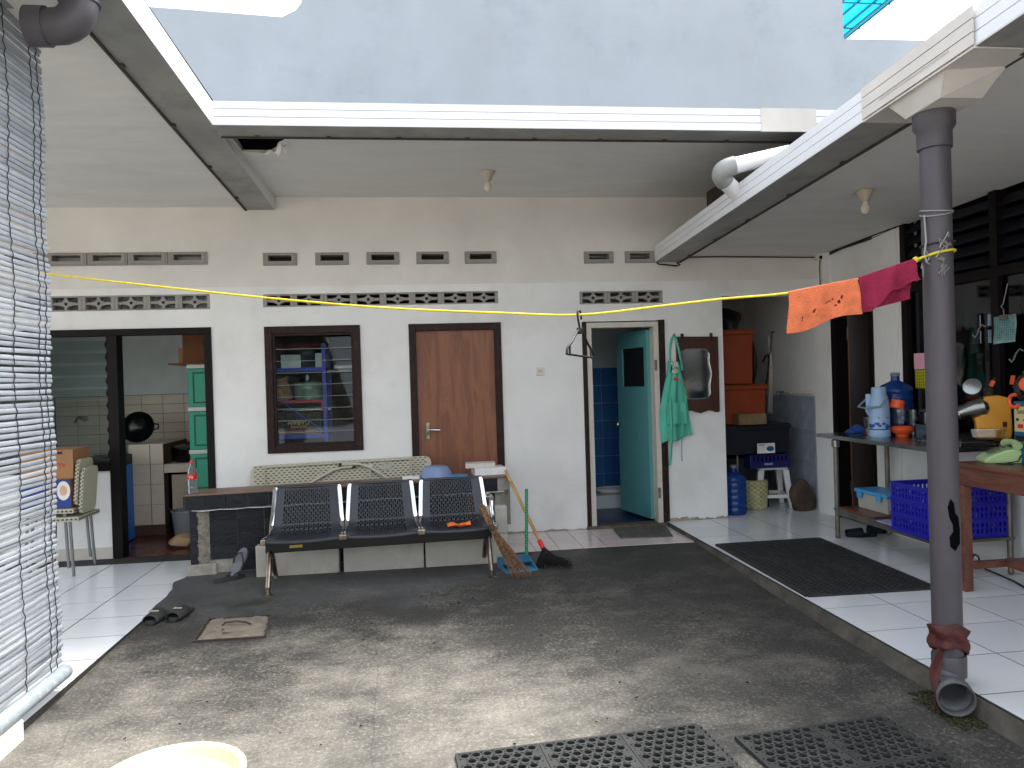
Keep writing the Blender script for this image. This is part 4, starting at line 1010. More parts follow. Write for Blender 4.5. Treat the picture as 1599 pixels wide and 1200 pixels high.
# ---- things on the counter
ZT = .667
def rounded(w, h, r, n=6):
    P = []
    for cx_, cy_, a0 in ((w/2-r, h/2-r, 0), (-w/2+r, h/2-r, 90), (-w/2+r, -h/2+r, 180), (w/2-r, -h/2+r, 270)):
        for i in range(n+1): a = R(a0+90*i/n); P.append((cx_+r*math.cos(a), cy_+r*math.sin(a)))
    return P
ft = thing('folding_table', 'folded cream rattan-patterned table leaning against the wall behind the counter', 'table', (-.67, 6.6, .046))
FX = Matrix.Translation((-.67, 6.60, .047)) @ Matrix.Rotation(R(-10), 4, 'X') @ Matrix.Rotation(R(-1.0), 4, 'Y')
fw_, fh = 1.56, .155
MB(FX).prism([(x, z+.38) for x, z in rounded(fw_, .76, .06)], lambda x, z: (x, .0, z), lambda x, z: (x, .035, z)).build('top', 'rattan_plastic', ft, bevel=.006)
FX = FX @ Matrix.Translation((0, 0, .605))
fl_ = MB(FX)
for r_ in range(-8, 7):
    for c_ in range(34):
        x = -.74+.0445*c_+(.022 if r_ % 2 else 0); z = .018+.0205*r_
        if abs(x) < .745: fl_.cbox((x, -.0006, z), (.021, .002, .0085))
fl_.build('weave_slots', mat('slot_dark', C(70, 66, 56), .8), ft)
MB(FX).tube([(-.66, -.012, -.5), (-.66, -.012, .135), (.60, -.012, .135), (.60, -.012, -.5)], .008, 8).build('frame_tube', 'tube_cream', ft, smooth=40)
MB(FX).tube([(-.62, -.022, -.2), (-.08, -.022, .075), (.0, -.022, .092), (.09, -.022, .095)], .0125, 10).build('leg', 'tube_cream', ft, smooth=50)
MB(FX).tube([(.58, -.034, -.16), (.24, -.034, .08), (.15, -.034, .115), (.0, -.034, .117)], .0125, 10).build('leg', 'tube_cream', ft, smooth=50)
for p in ((.09, -.022, .095), (.0, -.034, .117)): MB(FX).tube([p, (p[0]+(.025 if p[0] > .05 else -.025), p[1], p[2])], .0145, 10).build('leg_cap', 'black_plastic', ft)
MB(FX).box(.23, .26, -.004, -.001, .07, .105).build('sticker', 'print_white', ft); MB(FX).box(.34, .43, -.004, -.001, .05, .125).build('sticker', mat('sticker_grey', C(176, 174, 160), .7, var=.3, scale=60), ft)
MB(FX).tube([(.24, -.024, .0), (.24, -.024, .08)], .008, 8).build('brace', 'tube_cream', ft)

bw_ = thing('plastic_bowl', 'upturned translucent blue plastic bowl on the counter behind the third seat', 'bowl', (.13, 6.29, ZT))
MB().lathe([(.0, .098), (.075, .096), (.10, .085), (.125, .045), (.138, .012), (.142, .0), (.132, .0), (.12, .04), (.095, .078), (.07, .088), (0, .09)], (.13, 6.29, ZT+.001), 28).build('bowl', 'blue_translucent', bw_, smooth=40)
MB().lathe([(0, .0), (.09, 0), (.095, .006), (.09, .012), (0, .012)], (.30, 6.27, ZT+.001), 24).build('lid', 'blue_lid', bw_, smooth=40)
bx1 = MB(Matrix.Translation((.575, 6.345, ZT+.001)) @ Matrix.Rotation(R(7), 4, 'Z')).box(-.135, .13, -.09, .09, 0, .062)
tag(bx1.build('box', 'white_plastic', origin=(.6, 6.42, ZT), bevel=.002), 'white cardboard box at the right end of the counter', 'box')
bx2 = MB(Matrix.Translation((.505, 6.345, ZT+.064)) @ Matrix.Rotation(R(-4), 4, 'Z')); bx2.box(-.125, .125, -.08, .08, 0, .038)
tag(bx2.build('box', mat('box_grey', C(206, 202, 196), .6, var=.08, stain=C(150, 130, 110), stain_amt=.5, stain_scale=12), origin=(.52, 6.42, ZT+.064), bevel=.002), 'flat grey-white carton on top of the white box', 'box')
tag(MB(Matrix.Translation((-.05, 6.24, ZT+.001))).box(-.10, .04, -.04, .04, 0, .024).build('tray', 'white_plastic', origin=(-.02, 6.46, ZT), bevel=.003), 'small flat white tray beside the blue bowl', 'tray')
wbt = thing('water_bottle', 'clear plastic water bottle with a red cap and red label on the counter end', 'bottle', (-1.725, 6.02, ZT))
bp0 = (-1.735, 5.99, ZT)
MB().lathe([(0, .001), (.030, .001), (.033, .012), (.033, .05), (.031, .056), (.033, .062), (.033, .10), (.033, .16), (.031, .178), (.022, .205), (.013, .222), (.013, .235), (0, .235)], bp0, 22).build('body', 'water_clear', wbt, smooth=40)
MB().lathe([(.0334, .108), (.0345, .109), (.0345, .148), (.0334, .149)], bp0, 22).build('label', 'label_red', wbt, smooth=40)
text_obj('Vit', 'label_print', .030, face_south(bp0[0], bp0[1]-.0352, ZT+.128), 'print_white', wbt, .0004)
MB().lathe([(0, .2355), (.0145, .2355), (.0145, .252), (.012, .256), (0, .256)], bp0, 18).build('cap', 'label_red', wbt, smooth=40)

# ================================================================== BROOMS, DUSTPAN
sb = thing('stick_broom', 'coconut-rib stick broom leaning on the right end of the bench', 'broom', (.70, 5.33, .03))
random.seed(21); top = py_(753, 792, 5.36); bot = Vector((.70, 5.32, .03)); tie = py_(766, 822, 5.345)
st_ = MB()
for i in range(70):
    a, r_ = random.uniform(0, 6.28), random.random()**.5
    e = bot+Vector((math.cos(a)*.082*r_, math.sin(a)*.05*r_, random.uniform(0, .05)))
    t_ = top+Vector((math.cos(a)*.026*r_, math.sin(a)*.022*r_, random.uniform(-.012, .018)))
    mid = tie+Vector((math.cos(a)*.017*r_, math.sin(a)*.017*r_, 0))
    st_.tube([e, e.lerp(mid, .5)+Vector((random.uniform(-.006, .006), 0, 0)), mid, t_], [.0010, .0016, .0024, .0026], 4)
st_.build('sticks', 'broom_stick', sb)
d_ = (bot-tie).normalized()
for t in (-.005, .022, .06): MB().tube([tie+d_*t-d_*.006, tie+d_*t+d_*.010], .022, 12).build('binding', 'broom_bind', sb, smooth=40)
du = thing('dustpan', 'blue dustpan with an upright green spotted handle beside the stick broom', 'dustpan', (.66, 5.58, .036))
DX = Matrix.Translation((.70, 5.60, .037)) @ Matrix.Rotation(R(12), 4, 'Z')
pn = MB(DX); pn.box(-.125, .125, -.12, .10, 0, .004); pn.box(-.125, .125, .096, .10, .004, .075)
for s_ in (-1, 1): pn.prism([(-.12, .004), (.096, .004), (.096, .075), (-.12, .012)], lambda y, z, s_=s_: (s_*.121, y, z), lambda y, z, s_=s_: (s_*.125, y, z))
pn.build('pan', 'dustpan_blue', du)
MB(DX).prism([(.0, .040), (.0955, .076), (.0955, .079), (.0, .044)], lambda y, z: (-.12, y, z), lambda y, z: (.12, y, z)).build('hood', 'machine_blue', du)
hb = DX @ Vector((.11, .085, .07)); ht = py_(822, 764, 5.66)
MB().tube([hb, hb.lerp(ht, .5), ht], .0125, 12).build('handle', 'green_handle', du, smooth=40)
wd = MB()
for i in range(22):
    p = hb.lerp(ht, .04+.042*i); wd.cbox(p+Vector((.004*(-1)**i, -.0122, 0)), (.006, .002, .006))
wd.build('handle_spots', mat('spot_pale', C(150, 200, 170), .6), du)
bk = thing('floor_broom', 'black fibre broom with a cane handle leaning against the counter end', 'broom', (.95, 5.57, .035))
fe = py_(846, 852, 5.66); tp = py_(789, 735, 6.16)
MB().tube([fe, fe.lerp(tp, .5), tp], .0125, 12).build('handle', 'cane', bk, smooth=40)
for i in range(5): MB().tube([fe.lerp(tp, .15+.17*i), fe.lerp(tp, .158+.17*i)], .0134, 12).build('cane_joint', 'cane', bk)
dv = (tp-fe).normalized()
MB().tube([fe-dv*.03, fe+dv*.045], .018, 12).build('ferrule', 'label_red', bk, smooth=40)
MB().tube([fe-dv*.10, fe-dv*.03], [.03, .019], 12).build('neck', 'ijuk_black', bk, smooth=40)
random.seed(31); ij = MB(); c0 = fe-dv*.06
for i in range(420):
    u = random.random(); e = Vector((lerp(.845, 1.115, u), 5.60+random.uniform(-.05, .06)-.10*u, .037+.02*random.random()+.05*u*random.random()))
    if u < .25: e = Vector((lerp(.83, .90, u*4), 5.58+random.uniform(-.04, .04), .036))
    s0 = c0+Vector((random.uniform(-.02, .02), random.uniform(-.02, .02), random.uniform(-.02, .02)))
    ij.tube([s0, s0.lerp(e, .45)+Vector((-.012, 0, -.018+.02*random.random())), e], [.0028, .0026, .0012], 3, cap=False)
ij.build('bristles', 'ijuk_black', bk)

# ================================================================== FLOOR THINGS
def sandal(label, p, rz, m_sole, m_strap, slide, L=.265, group=None, tilt=(0, 0), txt=None, cat='sandal'):
    t = thing('slide_sandal' if slide else 'flip_flop', label, cat, p, group)
    X = Matrix.Translation(p) @ Matrix.Rotation(rz, 4, 'Z') @ Matrix.Rotation(tilt[0], 4, 'X') @ Matrix.Rotation(tilt[1], 4, 'Y')
    P = []
    for i in range(24):
        a = 2*math.pi*i/24; y = L/2*math.sin(a); w = .047 if y > 0 else .036
        P.append((w*math.copysign(abs(math.cos(a))**.75, math.cos(a))+.004*(y/L), y))
    MB(X).prism(P, lambda x, y: (x, y, .0), lambda x, y: (x*1.02, y, .024)).build('sole', m_sole, t, bevel=.005)
    if slide:
        def fs(u, v):
            a = math.pi*u; y = lerp(-.005, .115, v); w = .050-.006*v
            return (w*math.cos(a), y, .012+(.058-.014*v)*math.sin(a)**.7)
        s_ = MB(X).grid(fs, 18, 6).build('strap', m_strap, t, solid=.006, smooth=60)
        if txt:
            text_obj(txt, 'strap_print', .026, X @ Matrix.Translation((0, .052, .067)) @ Matrix.Rotation(R(-8), 4, 'X'), 'print_white', t, .0006, .0004)
    else:
        for sd in (-1, 1):
            MB(X).tube([(sd*.04, -.005, .022), (sd*.035, .03, .045), (sd*.015, .062, .05), (0, .08, .026)], [.007, .006, .005, .004], 8).build('strap', m_strap, t, smooth=60)
    return t
sandal('left one of the black slides with white lettering by the tiled edge', pg_(247, 968)+Vector((0, .01, .002)), R(172), 'black_rubber', 'black_rubber', True, .255, 'black slides', txt='NVC')
sandal('right one of the black slides with white lettering by the tiled edge', pg_(283, 964)+Vector((0, .02, .002)), R(168), 'black_rubber', 'black_rubber', True, .255, 'black slides', txt='NVC')
q = pg_(362, 905); sandal('dark flip-flop lying flat at the foot of the black-tiled counter', (q.x-.01, q.y-.03, .040), R(-50), 'black_rubber', 'black_rubber', False, .24, 'flip-flops by the counter')
q = pg_(383, 893); sandal('grey flip-flop propped against the black-tiled counter', (-1.375, 5.86, .135), R(-24), 'sandal_grey', 'black_rubber', False, .25, 'flip-flops by the counter', tilt=(R(52), R(6)))
q = pz_(1345, 838, .09); sandal('dark furry slipper under the steel table, nearer the mat', (q.x, q.y, .09), R(78), 'navy_sandal', 'navy_sandal', True, .25, 'dark slippers under the steel table', cat='slipper')
q = pz_(1378, 832, .09); sandal('dark furry slipper under the steel table, nearer the wall', (q.x, q.y, .09), R(70), 'navy_sandal', 'navy_sandal', True, .25, 'dark slippers under the steel table', cat='slipper')
# drain cover
hc = thing('drain_cover', 'cracked square concrete drain cover with an iron handle set in the courtyard floor', 'drain cover', (-1.14, 4.67, .017))
P4 = [pg_(302, 1004), pg_(414, 996), pg_(422, 963), pg_(326, 969)]
def bil(u, v): return P4[0].lerp(P4[1], u).lerp(P4[3].lerp(P4[2], u), v)
hm = MB()
def hfn(u, v):
    q = bil(u, v); e = min(u, v, 1-u, 1-v)
    return (q.x, q.y, gz(q.y)+.009+.003*math.sin(u*19+v*5)*math.sin(v*15)+random.uniform(-.0025, .0025)-(.012 if e < .03 else 0)-(.012*math.exp(-((v-.36)/.10)**2-((u-.45)/.22)**2)))
hm.grid(hfn, 34, 30).build('cover', 'hatch_concrete', hc, smooth=50)
c0_, c1_ = bil(.28, .62), bil(.74, .60)
MB().tube([c0_+Vector((0, 0, .006)), c0_+Vector((.02, .004, .024)), c0_.lerp(c1_, .5)+Vector((0, .008, .03)), c1_+Vector((-.03, .0, .024)), c1_+Vector((0, 0, .008))], .006, 8).build('handle', 'rusty_trim', hc, smooth=60)
rm_ = MB()
for a_, b2 in ((0, 1), (1, 2), (2, 3), (3, 0)): rm_.bar(P4[a_]+Vector((0, 0, .007)), P4[b2]+Vector((0, 0, .005)), .008, .012)
rm_.build('rim', 'rusty_trim', hc)
# woven doormat
def dmf(u, v):
    a, b, c, d = pz_(957, 826, .06), pz_(968, 840, .06), pz_(1050, 837, .06), pz_(1040, 822, .06)
    q = a.lerp(d, u).lerp(b.lerp(c, u), v); return (q.x, q.y-.02*math.sin(u*40)*(.5 if v > .9 or v < .1 else 0)*.2, .0565+.006+.003*math.sin(u*120))
dmo = thing('doormat', 'ragged grey woven doormat below the bathroom sill', 'mat', pz_(1003, 832, .055))
MB().grid(dmf, 90, 12).build('weave', 'doormat_grey', dmo, solid=.008)
fr_ = MB(); random.seed(6)
for i in range(60):
    q = Vector(dmf((i+.5)/60, 1)); fr_.tube([q, q+Vector((random.uniform(-.008, .008), -random.uniform(.012, .03), -.006))], .0022, 3)
fr_.build('fringe', 'doormat_grey', dmo)
# black grid mat on the veranda tiles
gm = thing('rubber_mat', 'large black grid rubber mat lying on the white tiles at right', 'mat', (2.8, 5, .09))
GA, GB, GC, GD = Vector((2.335, 5.735, 0)), Vector((2.312, 4.292, 0)), Vector((3.14, 4.272, 0)), Vector((3.335, 5.735, 0))
GD = Vector((3.20, 5.745, 0))
def gq(u, v): q = GB.lerp(GC, u).lerp(GA.lerp(GD, u), v); return q
mb = MB(); nu, nv = 20, 34
for i in range(nu+1):
    a, b = gq(i/nu, 0), gq(i/nu, 1); w = .016 if i not in (0, nu, nu//3, 2*nu//3) else .03
    mb.bar(a+Vector((0, 0, .096)), b+Vector((0, 0, .096)), w, .014)
mb.build('rib', 'mat_black', gm)
mb = MB()
for j in range(nv+1):
    a, b = gq(0, j/nv), gq(1, j/nv); w = .014 if j not in (0, nv) else .03
    mb.bar(a+Vector((0, 0, .0945)), b+Vector((0, 0, .0945)), w, .012)
mb.build('cross_rib', 'mat_black', gm)
MB().face(*[gq(u, v)+Vector((0, 0, .0895)) for u, v in ((.01, .01), (.99, .01), (.99, .99), (.01, .99))]).build('gap_darkener', mat('mat_gap_dark', C(14, 14, 14), .9, var=.3, scale=5), gm)  # near-black sheet under the ribs, darkens the gaps
# two mats of round-holed modules in the foreground
def ring_mat_mesh(S, n, t=.014):
    mb = MB(); b = .012; c = (S-2*b)/n; K = 12
    for j in range(n):
        off = (c/2 if j % 2 else 0)
        for i in range(n if j % 2 == 0 else n-1):
            x, y = -S/2+b+c*(i+.5)+off, -S/2+b+c*(j+.5); r = c*.36
            ci = []; sq = []; lo = []; rr = []
            for k_ in range(K):
                a = 2*math.pi*k_/K; ca, sa = math.cos(a), math.sin(a); m_ = max(abs(ca), abs(sa))
                sq.append(mb.p((x+c/2*ca/m_, y+c/2*sa/m_, t))); rr.append(mb.p((x+r*1.22*ca, y+r*1.22*sa, t+.0022))); ci.append(mb.p((x+r*ca, y+r*sa, t+.0022))); lo.append(mb.p((x+r*ca, y+r*sa, .0008)))
            for k_ in range(K):
                k2 = (k_+1) % K
                mb.f += [[sq[k_], sq[k2], rr[k2], rr[k_]], [rr[k_], rr[k2], ci[k2], ci[k_]], [ci[k_], ci[k2], lo[k2], lo[k_]]]
        if j % 2:
            for s_ in (0, 1):
                x0 = -S/2+b if s_ == 0 else S/2-b-c/2; y = -S/2+b+c*j
                mb.face((x0, y, t), (x0+c/2, y, t), (x0+c/2, y+c, t), (x0, y+c, t))
    for x0, x1, y0, y1 in ((-S/2, S/2, -S/2, -S/2+b), (-S/2, S/2, S/2-b, S/2), (-S/2, -S/2+b, -S/2+b, S/2-b), (S/2-b, S/2, -S/2+b, S/2-b)):
        mb.box(x0, x1, y0, y1, 0, t)
    me = mb.mesh('mat_module'); me.materials.append(M['black_rubber']); return me
rmm = ring_mat_mesh(.332, 7)
for nm, corner, ang, nx, ny, lb in (('m1', (.098, 2.91), math.atan2(.069, 1.002), 3, 2, 'black round-holed rubber mat of three modules at the bottom middle'), ('m2', (1.206, 2.845), math.atan2(.058, .657), 2, 2, 'black round-holed rubber mat of two modules at the bottom right')):
    rot = Matrix.Rotation(ang, 4, 'Z'); root = thing('rubber_mat', lb, 'mat', (corner[0]+.4, corner[1]-.3, .002), 'black round-holed floor mats')
    for i in range(nx):
        for j in range(ny):
            p = Vector((corner[0], corner[1], .004)) + rot @ Vector((.3345*(i+.5), -.3345*(j+.5), 0)); o = piece('mat_module', rmm, root, p); o.rotation_euler = (0, 0, ang)
    MB(Matrix.Translation((corner[0], corner[1], .0045)) @ rot).box(.004, .3345*nx-.004, -.3345*ny+.004, -.004, -.001, 0).build('gap_darkener', 'black_void', root)  # added black sheet giving the open mat holes their shade
    tb = MB(Matrix.Translation((corner[0], corner[1], .004)) @ rot)
    for i in range(9*ny): tb.box(.3345*nx, .3345*nx+.012, -.0372*(i+1), -.0372*i-.018, 0, .013)
    tb.build('edge_tab', 'black_rubber', root)
# bits of leaf and grit lying about
lt = MB(); random.seed(44)
for i in range(34):
    x, y = random.uniform(-1.3, 2.0), random.uniform(2.95, 5.2); r_ = random.uniform(.004, .011); a0 = random.uniform(0, 6.28)
    pts = [(x+r_*random.uniform(.5, 1.3)*math.cos(a0+a), y+.7*r_*random.uniform(.5, 1.3)*math.sin(a0+a), gz(y)+.0095+random.uniform(-.002, .003)) for a in [k_*6.283/6 for k_ in range(6)]]
    lt.face(*pts)
lto = lt.build('leaf_litter', mat('litter_brown', C(58, 46, 36), .9, var=.4, scale=30), origin=(.3, 4, 0), solid=.002); lto['kind'] = 'stuff'; tag(lto, 'scattered dark bits of leaf on the courtyard concrete', 'litter')
# yellow basin with white washing
ba = thing('basin', 'pale yellow plastic basin holding something white at the bottom left', 'basin', (-.90, 2.62, 0))
bc = (-.87, 2.64, .002)
MB().lathe([(0, .004), (.15, .004), (.17, .012), (.225, .145), (.245, .152), (.247, .158), (.24, .161), (.222, .155), (.165, .02), (.145, .012), (0, .012)], bc, 48).build('tub', 'basin_yellow', ba, smooth=40)
MB().grid(lambda u, v: (bc[0]+.207*(u**.5)*math.cos(v*2*math.pi), bc[1]+.207*(u**.5)*math.sin(v*2*math.pi), .118+.014*math.sin(u*7+v*12)*(1-u)+.008*math.sin(v*19)*(1-u)), 14, 40).build('contents', 'rice_white', ba, smooth=80)

# ================================================================== THINGS ON THE BACK WALL
sw = thing('light_switch', 'small cream light switch on the white wall left of the bathroom', 'switch', (1.12, YW, 1.53))
MB().box(1.083, 1.157, YW-.012, YW-.0005, 1.494, 1.570).build('plate', 'switch_cream', sw, bevel=.004)
MB().box(1.10, 1.14, YW-.016, YW-.0122, 1.524, 1.548).build('rocker', mat('switch_grey', C(190, 186, 168), .4), sw, bevel=.002)
mi = thing('wall_mirror', 'wall mirror in a dark red-brown wooden frame with wavy edges', 'mirror', (2.625, YW, 1.46))
outer = [(2.418, 1.822), (2.828, 1.815), (2.826, 1.105), (2.79, 1.10), (2.76, 1.112), (2.72, 1.122), (2.68, 1.108), (2.64, 1.095), (2.60, 1.106), (2.55, 1.124), (2.50, 1.118), (2.46, 1.104), (2.421, 1.112)]
inner = []
for i in range(40):
    a = 2*math.pi*i/40; c_, s_ = math.cos(a), math.sin(a)
    rx, rz = .150*math.copysign(abs(c_)**.42, c_), .235*math.copysign(abs(s_)**.42, s_)
    rx *= 1+.07*math.cos(rz*27)
    inner.append((2.597+rx, 1.468+rz))
fr = MB()
def ringface(mb, A, B, y):
    """fill between an outer polygon and an inner loop by angle"""
    bmx = bmesh.new(); ea = []
    for L in (A, B):
        vs = [bmx.verts.new((x, y, z)) for x, z in L]; ea += [bmx.edges.new((vs[i], vs[(i+1) % len(vs)])) for i in range(len(vs))]
    bmesh.ops.triangle_fill(bmx, use_beauty=True, edges=ea)
    bmx.verts.index_update(); base = len(mb.v); mb.v += [v.co.copy() for v in bmx.verts]; mb.f += [[base+v.index for v in f.verts] for f in bmx.faces]; bmx.free()
ringface(fr, outer, inner, YW-.028)
for L in (outer, inner):
    for i in range(len(L)): a, b = L[i], L[(i+1) % len(L)]; fr.face((a[0], YW-.028, a[1]), (b[0], YW-.028, b[1]), (b[0], YW-.002, b[1]), (a[0], YW-.002, a[1]))
fr.build('frame', 'mirror_wood', mi)
MB().tube([(x, YW-.027, z) for x, z in inner], .005, 6, closed=True).build('bevel_edge', 'chrome', mi, smooth=60)
MB().box(2.43, 2.775, YW-.014, YW-.006, 1.21, 1.73).build('glass', 'mirror_glass', mi)
for x in (2.47, 2.755): MB().box(x, x+.02, YW-.03, YW-.002, 1.80, 1.85).build('hanger_tab', 'black_plastic', mi)
# apron
ap = thing('apron', 'teal apron hanging by its neck strap on the wall beside the mirror', 'apron', (2.38, YW, 1.4))
hkp = (2.397, YW-.03, 1.842)
def apf(u, v):
    L = [(2.325, 1.60), (2.318, 1.50), (2.275, 1.32), (2.236, 1.13), (2.236, .98), (2.245, .825)]
    Rr = [(2.43, 1.585), (2.455, 1.47), (2.48, 1.36), (2.50, 1.22), (2.515, 1.05), (2.535, .895)]
    t = v*5; i = min(4, int(t)); f = t-i
    l = Vector(L[i]).lerp(Vector(L[i+1]), f); r_ = Vector(Rr[i]).lerp(Vector(Rr[i+1]), f); q = l.lerp(r_, u)
    fold = .022*math.sin(u*8.0+.6+v*1.2)*(.35+.65*v)+.010*math.sin(u*19+v*3)
    return (q.x, YW-.052+fold-.008*v, q.y+.012*math.sin(u*9)*(v > .9))
apo = MB().grid(apf, 60, 50).build('body', 'teal_apron', ap, smooth=70, solid=.003)
MB().grid(lambda u, v: (lerp(2.30, 2.47, u)+.018*v*(u-.5), YW-.086+.012*math.sin(u*9+1), lerp(1.21, 1.0, v)), 20, 10).build('pocket', 'teal_apron', ap, smooth=70, solid=.003)
def strap(pts, w, name='strap'):
    mb = MB(); n = len(pts)-1
    def fn(u, v):
        t = u*n; i = min(n-1, int(t)); q = Vector(pts[i]).lerp(Vector(pts[i+1]), t-i); return q+Vector(((v-.5)*w, -.004*math.sin(v*3.1), 0))
    return mb.grid(fn, n*5, 3).build(name, 'teal_apron', ap, solid=.003, smooth=60)
strap([(2.345, YW-.05, 1.60), (2.352, YW-.035, 1.70), (2.372, YW-.03, 1.80), hkp], .022, 'neck_strap')
strap([hkp, (2.415, YW-.032, 1.80), (2.435, YW-.04, 1.70), (2.45, YW-.05, 1.60), (2.46, YW-.055, 1.50)], .022, 'neck_strap')
strap([(2.32, YW-.095, 1.26), (2.325, YW-.10, 1.05), (2.318, YW-.10, .83), (2.322, YW-.06, .72), (2.312, YW-.05, .62)], .022, 'waist_tie')
strap([(2.43, YW-.09, 1.12), (2.435, YW-.095, .95), (2.428, YW-.07, .82), (2.432, YW-.05, .72), (2.434, YW-.05, .655)], .008, 'waist_tie')
strap([(2.46, YW-.07, 1.36), (2.485, YW-.06, 1.30), (2.50, YW-.03, 1.27)], .012, 'waist_tie')
pr = MB()
for i, (x, z, w, h) in enumerate(((2.352, 1.555, .016, .06), (2.374, 1.565, .014, .055), (2.396, 1.56, .014, .05), (2.372, 1.50, .05, .03))): pr.cbox((x, YW-.088, z), (w, .003, h), (0, R(-18), 0))
pr.build('printed_motif', 'print_white', ap)
pr = MB(); pr.cbox((2.385, YW-.090, 1.50), (.03, .003, .035), (0, R(-25), 0)); pr.build('printed_motif', mat('print_peach', C(224, 176, 140), .7), ap)
pr = MB(); pr.cbox((2.343, YW-.088, 1.525), (.012, .003, .07), (0, R(14), 0)); pr.build('printed_motif', 'black_plastic', ap)
pr = MB(); pr.cbox((2.385, YW-.088, 1.425), (.042, .003, .030)); pr.build('printed_badge', 'print_red', ap)
MB().tube([(2.397, YW, 1.84), (2.397, YW-.035, 1.838), (2.397, YW-.04, 1.852)], .005, 8).build('hook', 'black_plastic', ap)

# ================================================================== KITCHEN
kc = thing('kitchen_counter', 'cream-tiled masonry cooking counter seen through the kitchen door', 'counter', (-2.6, 8.1, .03))
MB().box(-2.86, -2.53, 7.82, 8.58, .03, .925).build('raised_end', 'joint_brown', kc)
MB().box(-2.53, -1.72, 7.82, 8.58, .64, .72).build('slab', 'joint_brown', kc)
MB().box(-2.485, -1.72, 7.90, 7.93, .10, .61).build('back_panel', mat('panel_beige', C(196, 180, 158), .6, var=.04), kc)
MB().box(-2.53, -1.72, 7.94, 8.36, .03, .6395).build('niche_dark', 'black_void', kc)  # black block filling the niche in place of its shade
ktm = boxmesh('facing_tile', .197, .008, .197, 'kitchen_tile', .001)
for j in range(4): piece('facing_tile', ktm, kc, (-2.76, 7.817, .83-.2*j)); piece('facing_tile', boxmesh('facing_tile', .12, .008, .197, 'kitchen_tile', .001), kc, (-2.595, 7.817, .83-.2*j))
kt2 = boxmesh('facing_tile', .197, .008, .078, 'kitchen_tile', .001)
for i in range(4): piece('facing_tile', kt2, kc, (-2.43+.2*i, 7.817, .68))
kt3 = boxmesh('top_tile', .197, .187, .008, 'kitchen_tile', .001)
for i in range(4):
    for j in range(4): piece('top_tile', kt3, kc, (-2.43+.2*i, 7.915+.19*j, .723))
for j in range(4): piece('top_tile', boxmesh('top_tile', .32, .187, .008, 'kitchen_tile', .001), kc, (-2.695, 7.915+.19*j, .929))
wk = thing('wok', 'large round black wok resting on the raised end of the kitchen counter', 'wok', (-2.78, 8.0, .93))
WX = Matrix.Translation((-2.83, 8.05, 1.085)) @ Matrix.Rotation(R(76), 4, 'X')
MB(WX).lathe([(0, -.06), (.06, -.055), (.11, -.03), (.145, .01), (.16, .045), (.163, .05), (.155, .05), (.14, .012), (.10, -.02), (0, -.045)], (0, 0, 0), 28).build('pan', 'black_shiny', wk, smooth=40)
MB(WX).tube([(.15, .03, .045), (.20, .02, .05), (.20, -.02, .05), (.15, -.03, .045)], .008, 8).build('handle', 'black_shiny', wk, smooth=60)
pt = thing('cooking_pot', 'wide black cooking pot on the lower kitchen counter', 'pot', (-2.36, 8.0, .727))
MB().lathe([(0, 0), (.13, .0), (.15, .02), (.162, .12), (.168, .13), (.16, .15), (.11, .168), (.03, .175), (0, .176)], (-2.36, 8.05, .728), 26).build('pot', 'black_shiny', pt, smooth=40)
MB().lathe([(0, 0), (.02, 0), (.022, .02), (0, .03)], (-2.36, 8.05, .903), 12).build('lid_knob', 'black_plastic', pt, smooth=40)
for s_ in (-1, 1): MB().tube([(-2.36+s_*.16, 8.03, .83), (-2.36+s_*.20, 8.03, .835), (-2.36+s_*.20, 8.07, .835), (-2.36+s_*.16, 8.07, .83)], .007, 6).build('handle', 'black_plastic', pt)
fa = thing('kitchen_tap', 'steel tap on the tiled wall behind the louvred kitchen window', 'tap', (-3.55, 8.58, 1.17))
MB().tube([(-3.55, 8.59, 1.17), (-3.55, 8.50, 1.17), (-3.55, 8.48, 1.19), (-3.57, 8.40, 1.20), (-3.58, 8.36, 1.15)], .012, 8).build('spout', 'steel', fa, smooth=60)
MB().box(-3.60, -3.50, 8.45, 8.48, 1.20, 1.215).build('lever', 'steel', fa, bevel=.004)
dt = thing('drawer_tower', 'teal plastic drawer tower with white bands inside the kitchen door', 'drawers', (-2.0, 7.5, .03))
x0, x1, y0, y1 = -2.165, -1.72, 7.40, 7.85
for i in range(4):
    z0 = .08+.405*i
    d_ = MB().box(x0+.006, x1, y0+.004, y1, z0, z0+.365).build('drawer', 'teal_drawer', dt, bevel=.008)
    MB().box(x0+.07, x1-.05, y0-.004, y0+.0035, z0+.05, z0+.315).build('drawer_panel', 'teal_drawer', d_, bevel=.004)
    frame_rect(MB(), x0+.052, x1-.032, z0+.035, z0+.33, .012, y0-.002, y0+.0036).build('panel_groove', mat('teal_shadow', C(20, 96, 78), .5) if 'teal_shadow' not in M else 'teal_shadow', d_)
    MB().box(x0, x1+.004, y0, y1, z0+.366, z0+.404).build('band', 'drawer_white', dt, bevel=.005)
MB().box(x0, x1+.004, y0, y1, .04, .079).build('base', 'drawer_white', dt)
bd_ = MB().box(-2.315, -1.73, 7.36, 7.86, 1.7, 1.714); tag(bd_.build('board', 'cardboard_dark', origin=(-2.0, 7.6, 1.7)), 'thin brown board laid on top of the teal drawer tower', 'board')
fb = thing('fan_carton', 'brown carton printed with a fan on top of the drawer tower', 'box', (-2.0, 7.6, 1.714))
MB().box(-2.20, -1.73, 7.42, 7.82, 1.7155, 2.02).build('box', 'cardboard_dark', fb, bevel=.003)
fp = MB()
for i in range(9):
    a = R(-5+24*i*.55); fp.cbox((-2.0+.05*math.cos(a), 7.418, 1.84+.05*math.sin(a)), (.055, .002, .010), (0, -a, 0))
fp.build('printed_fan', 'black_plastic', fb)
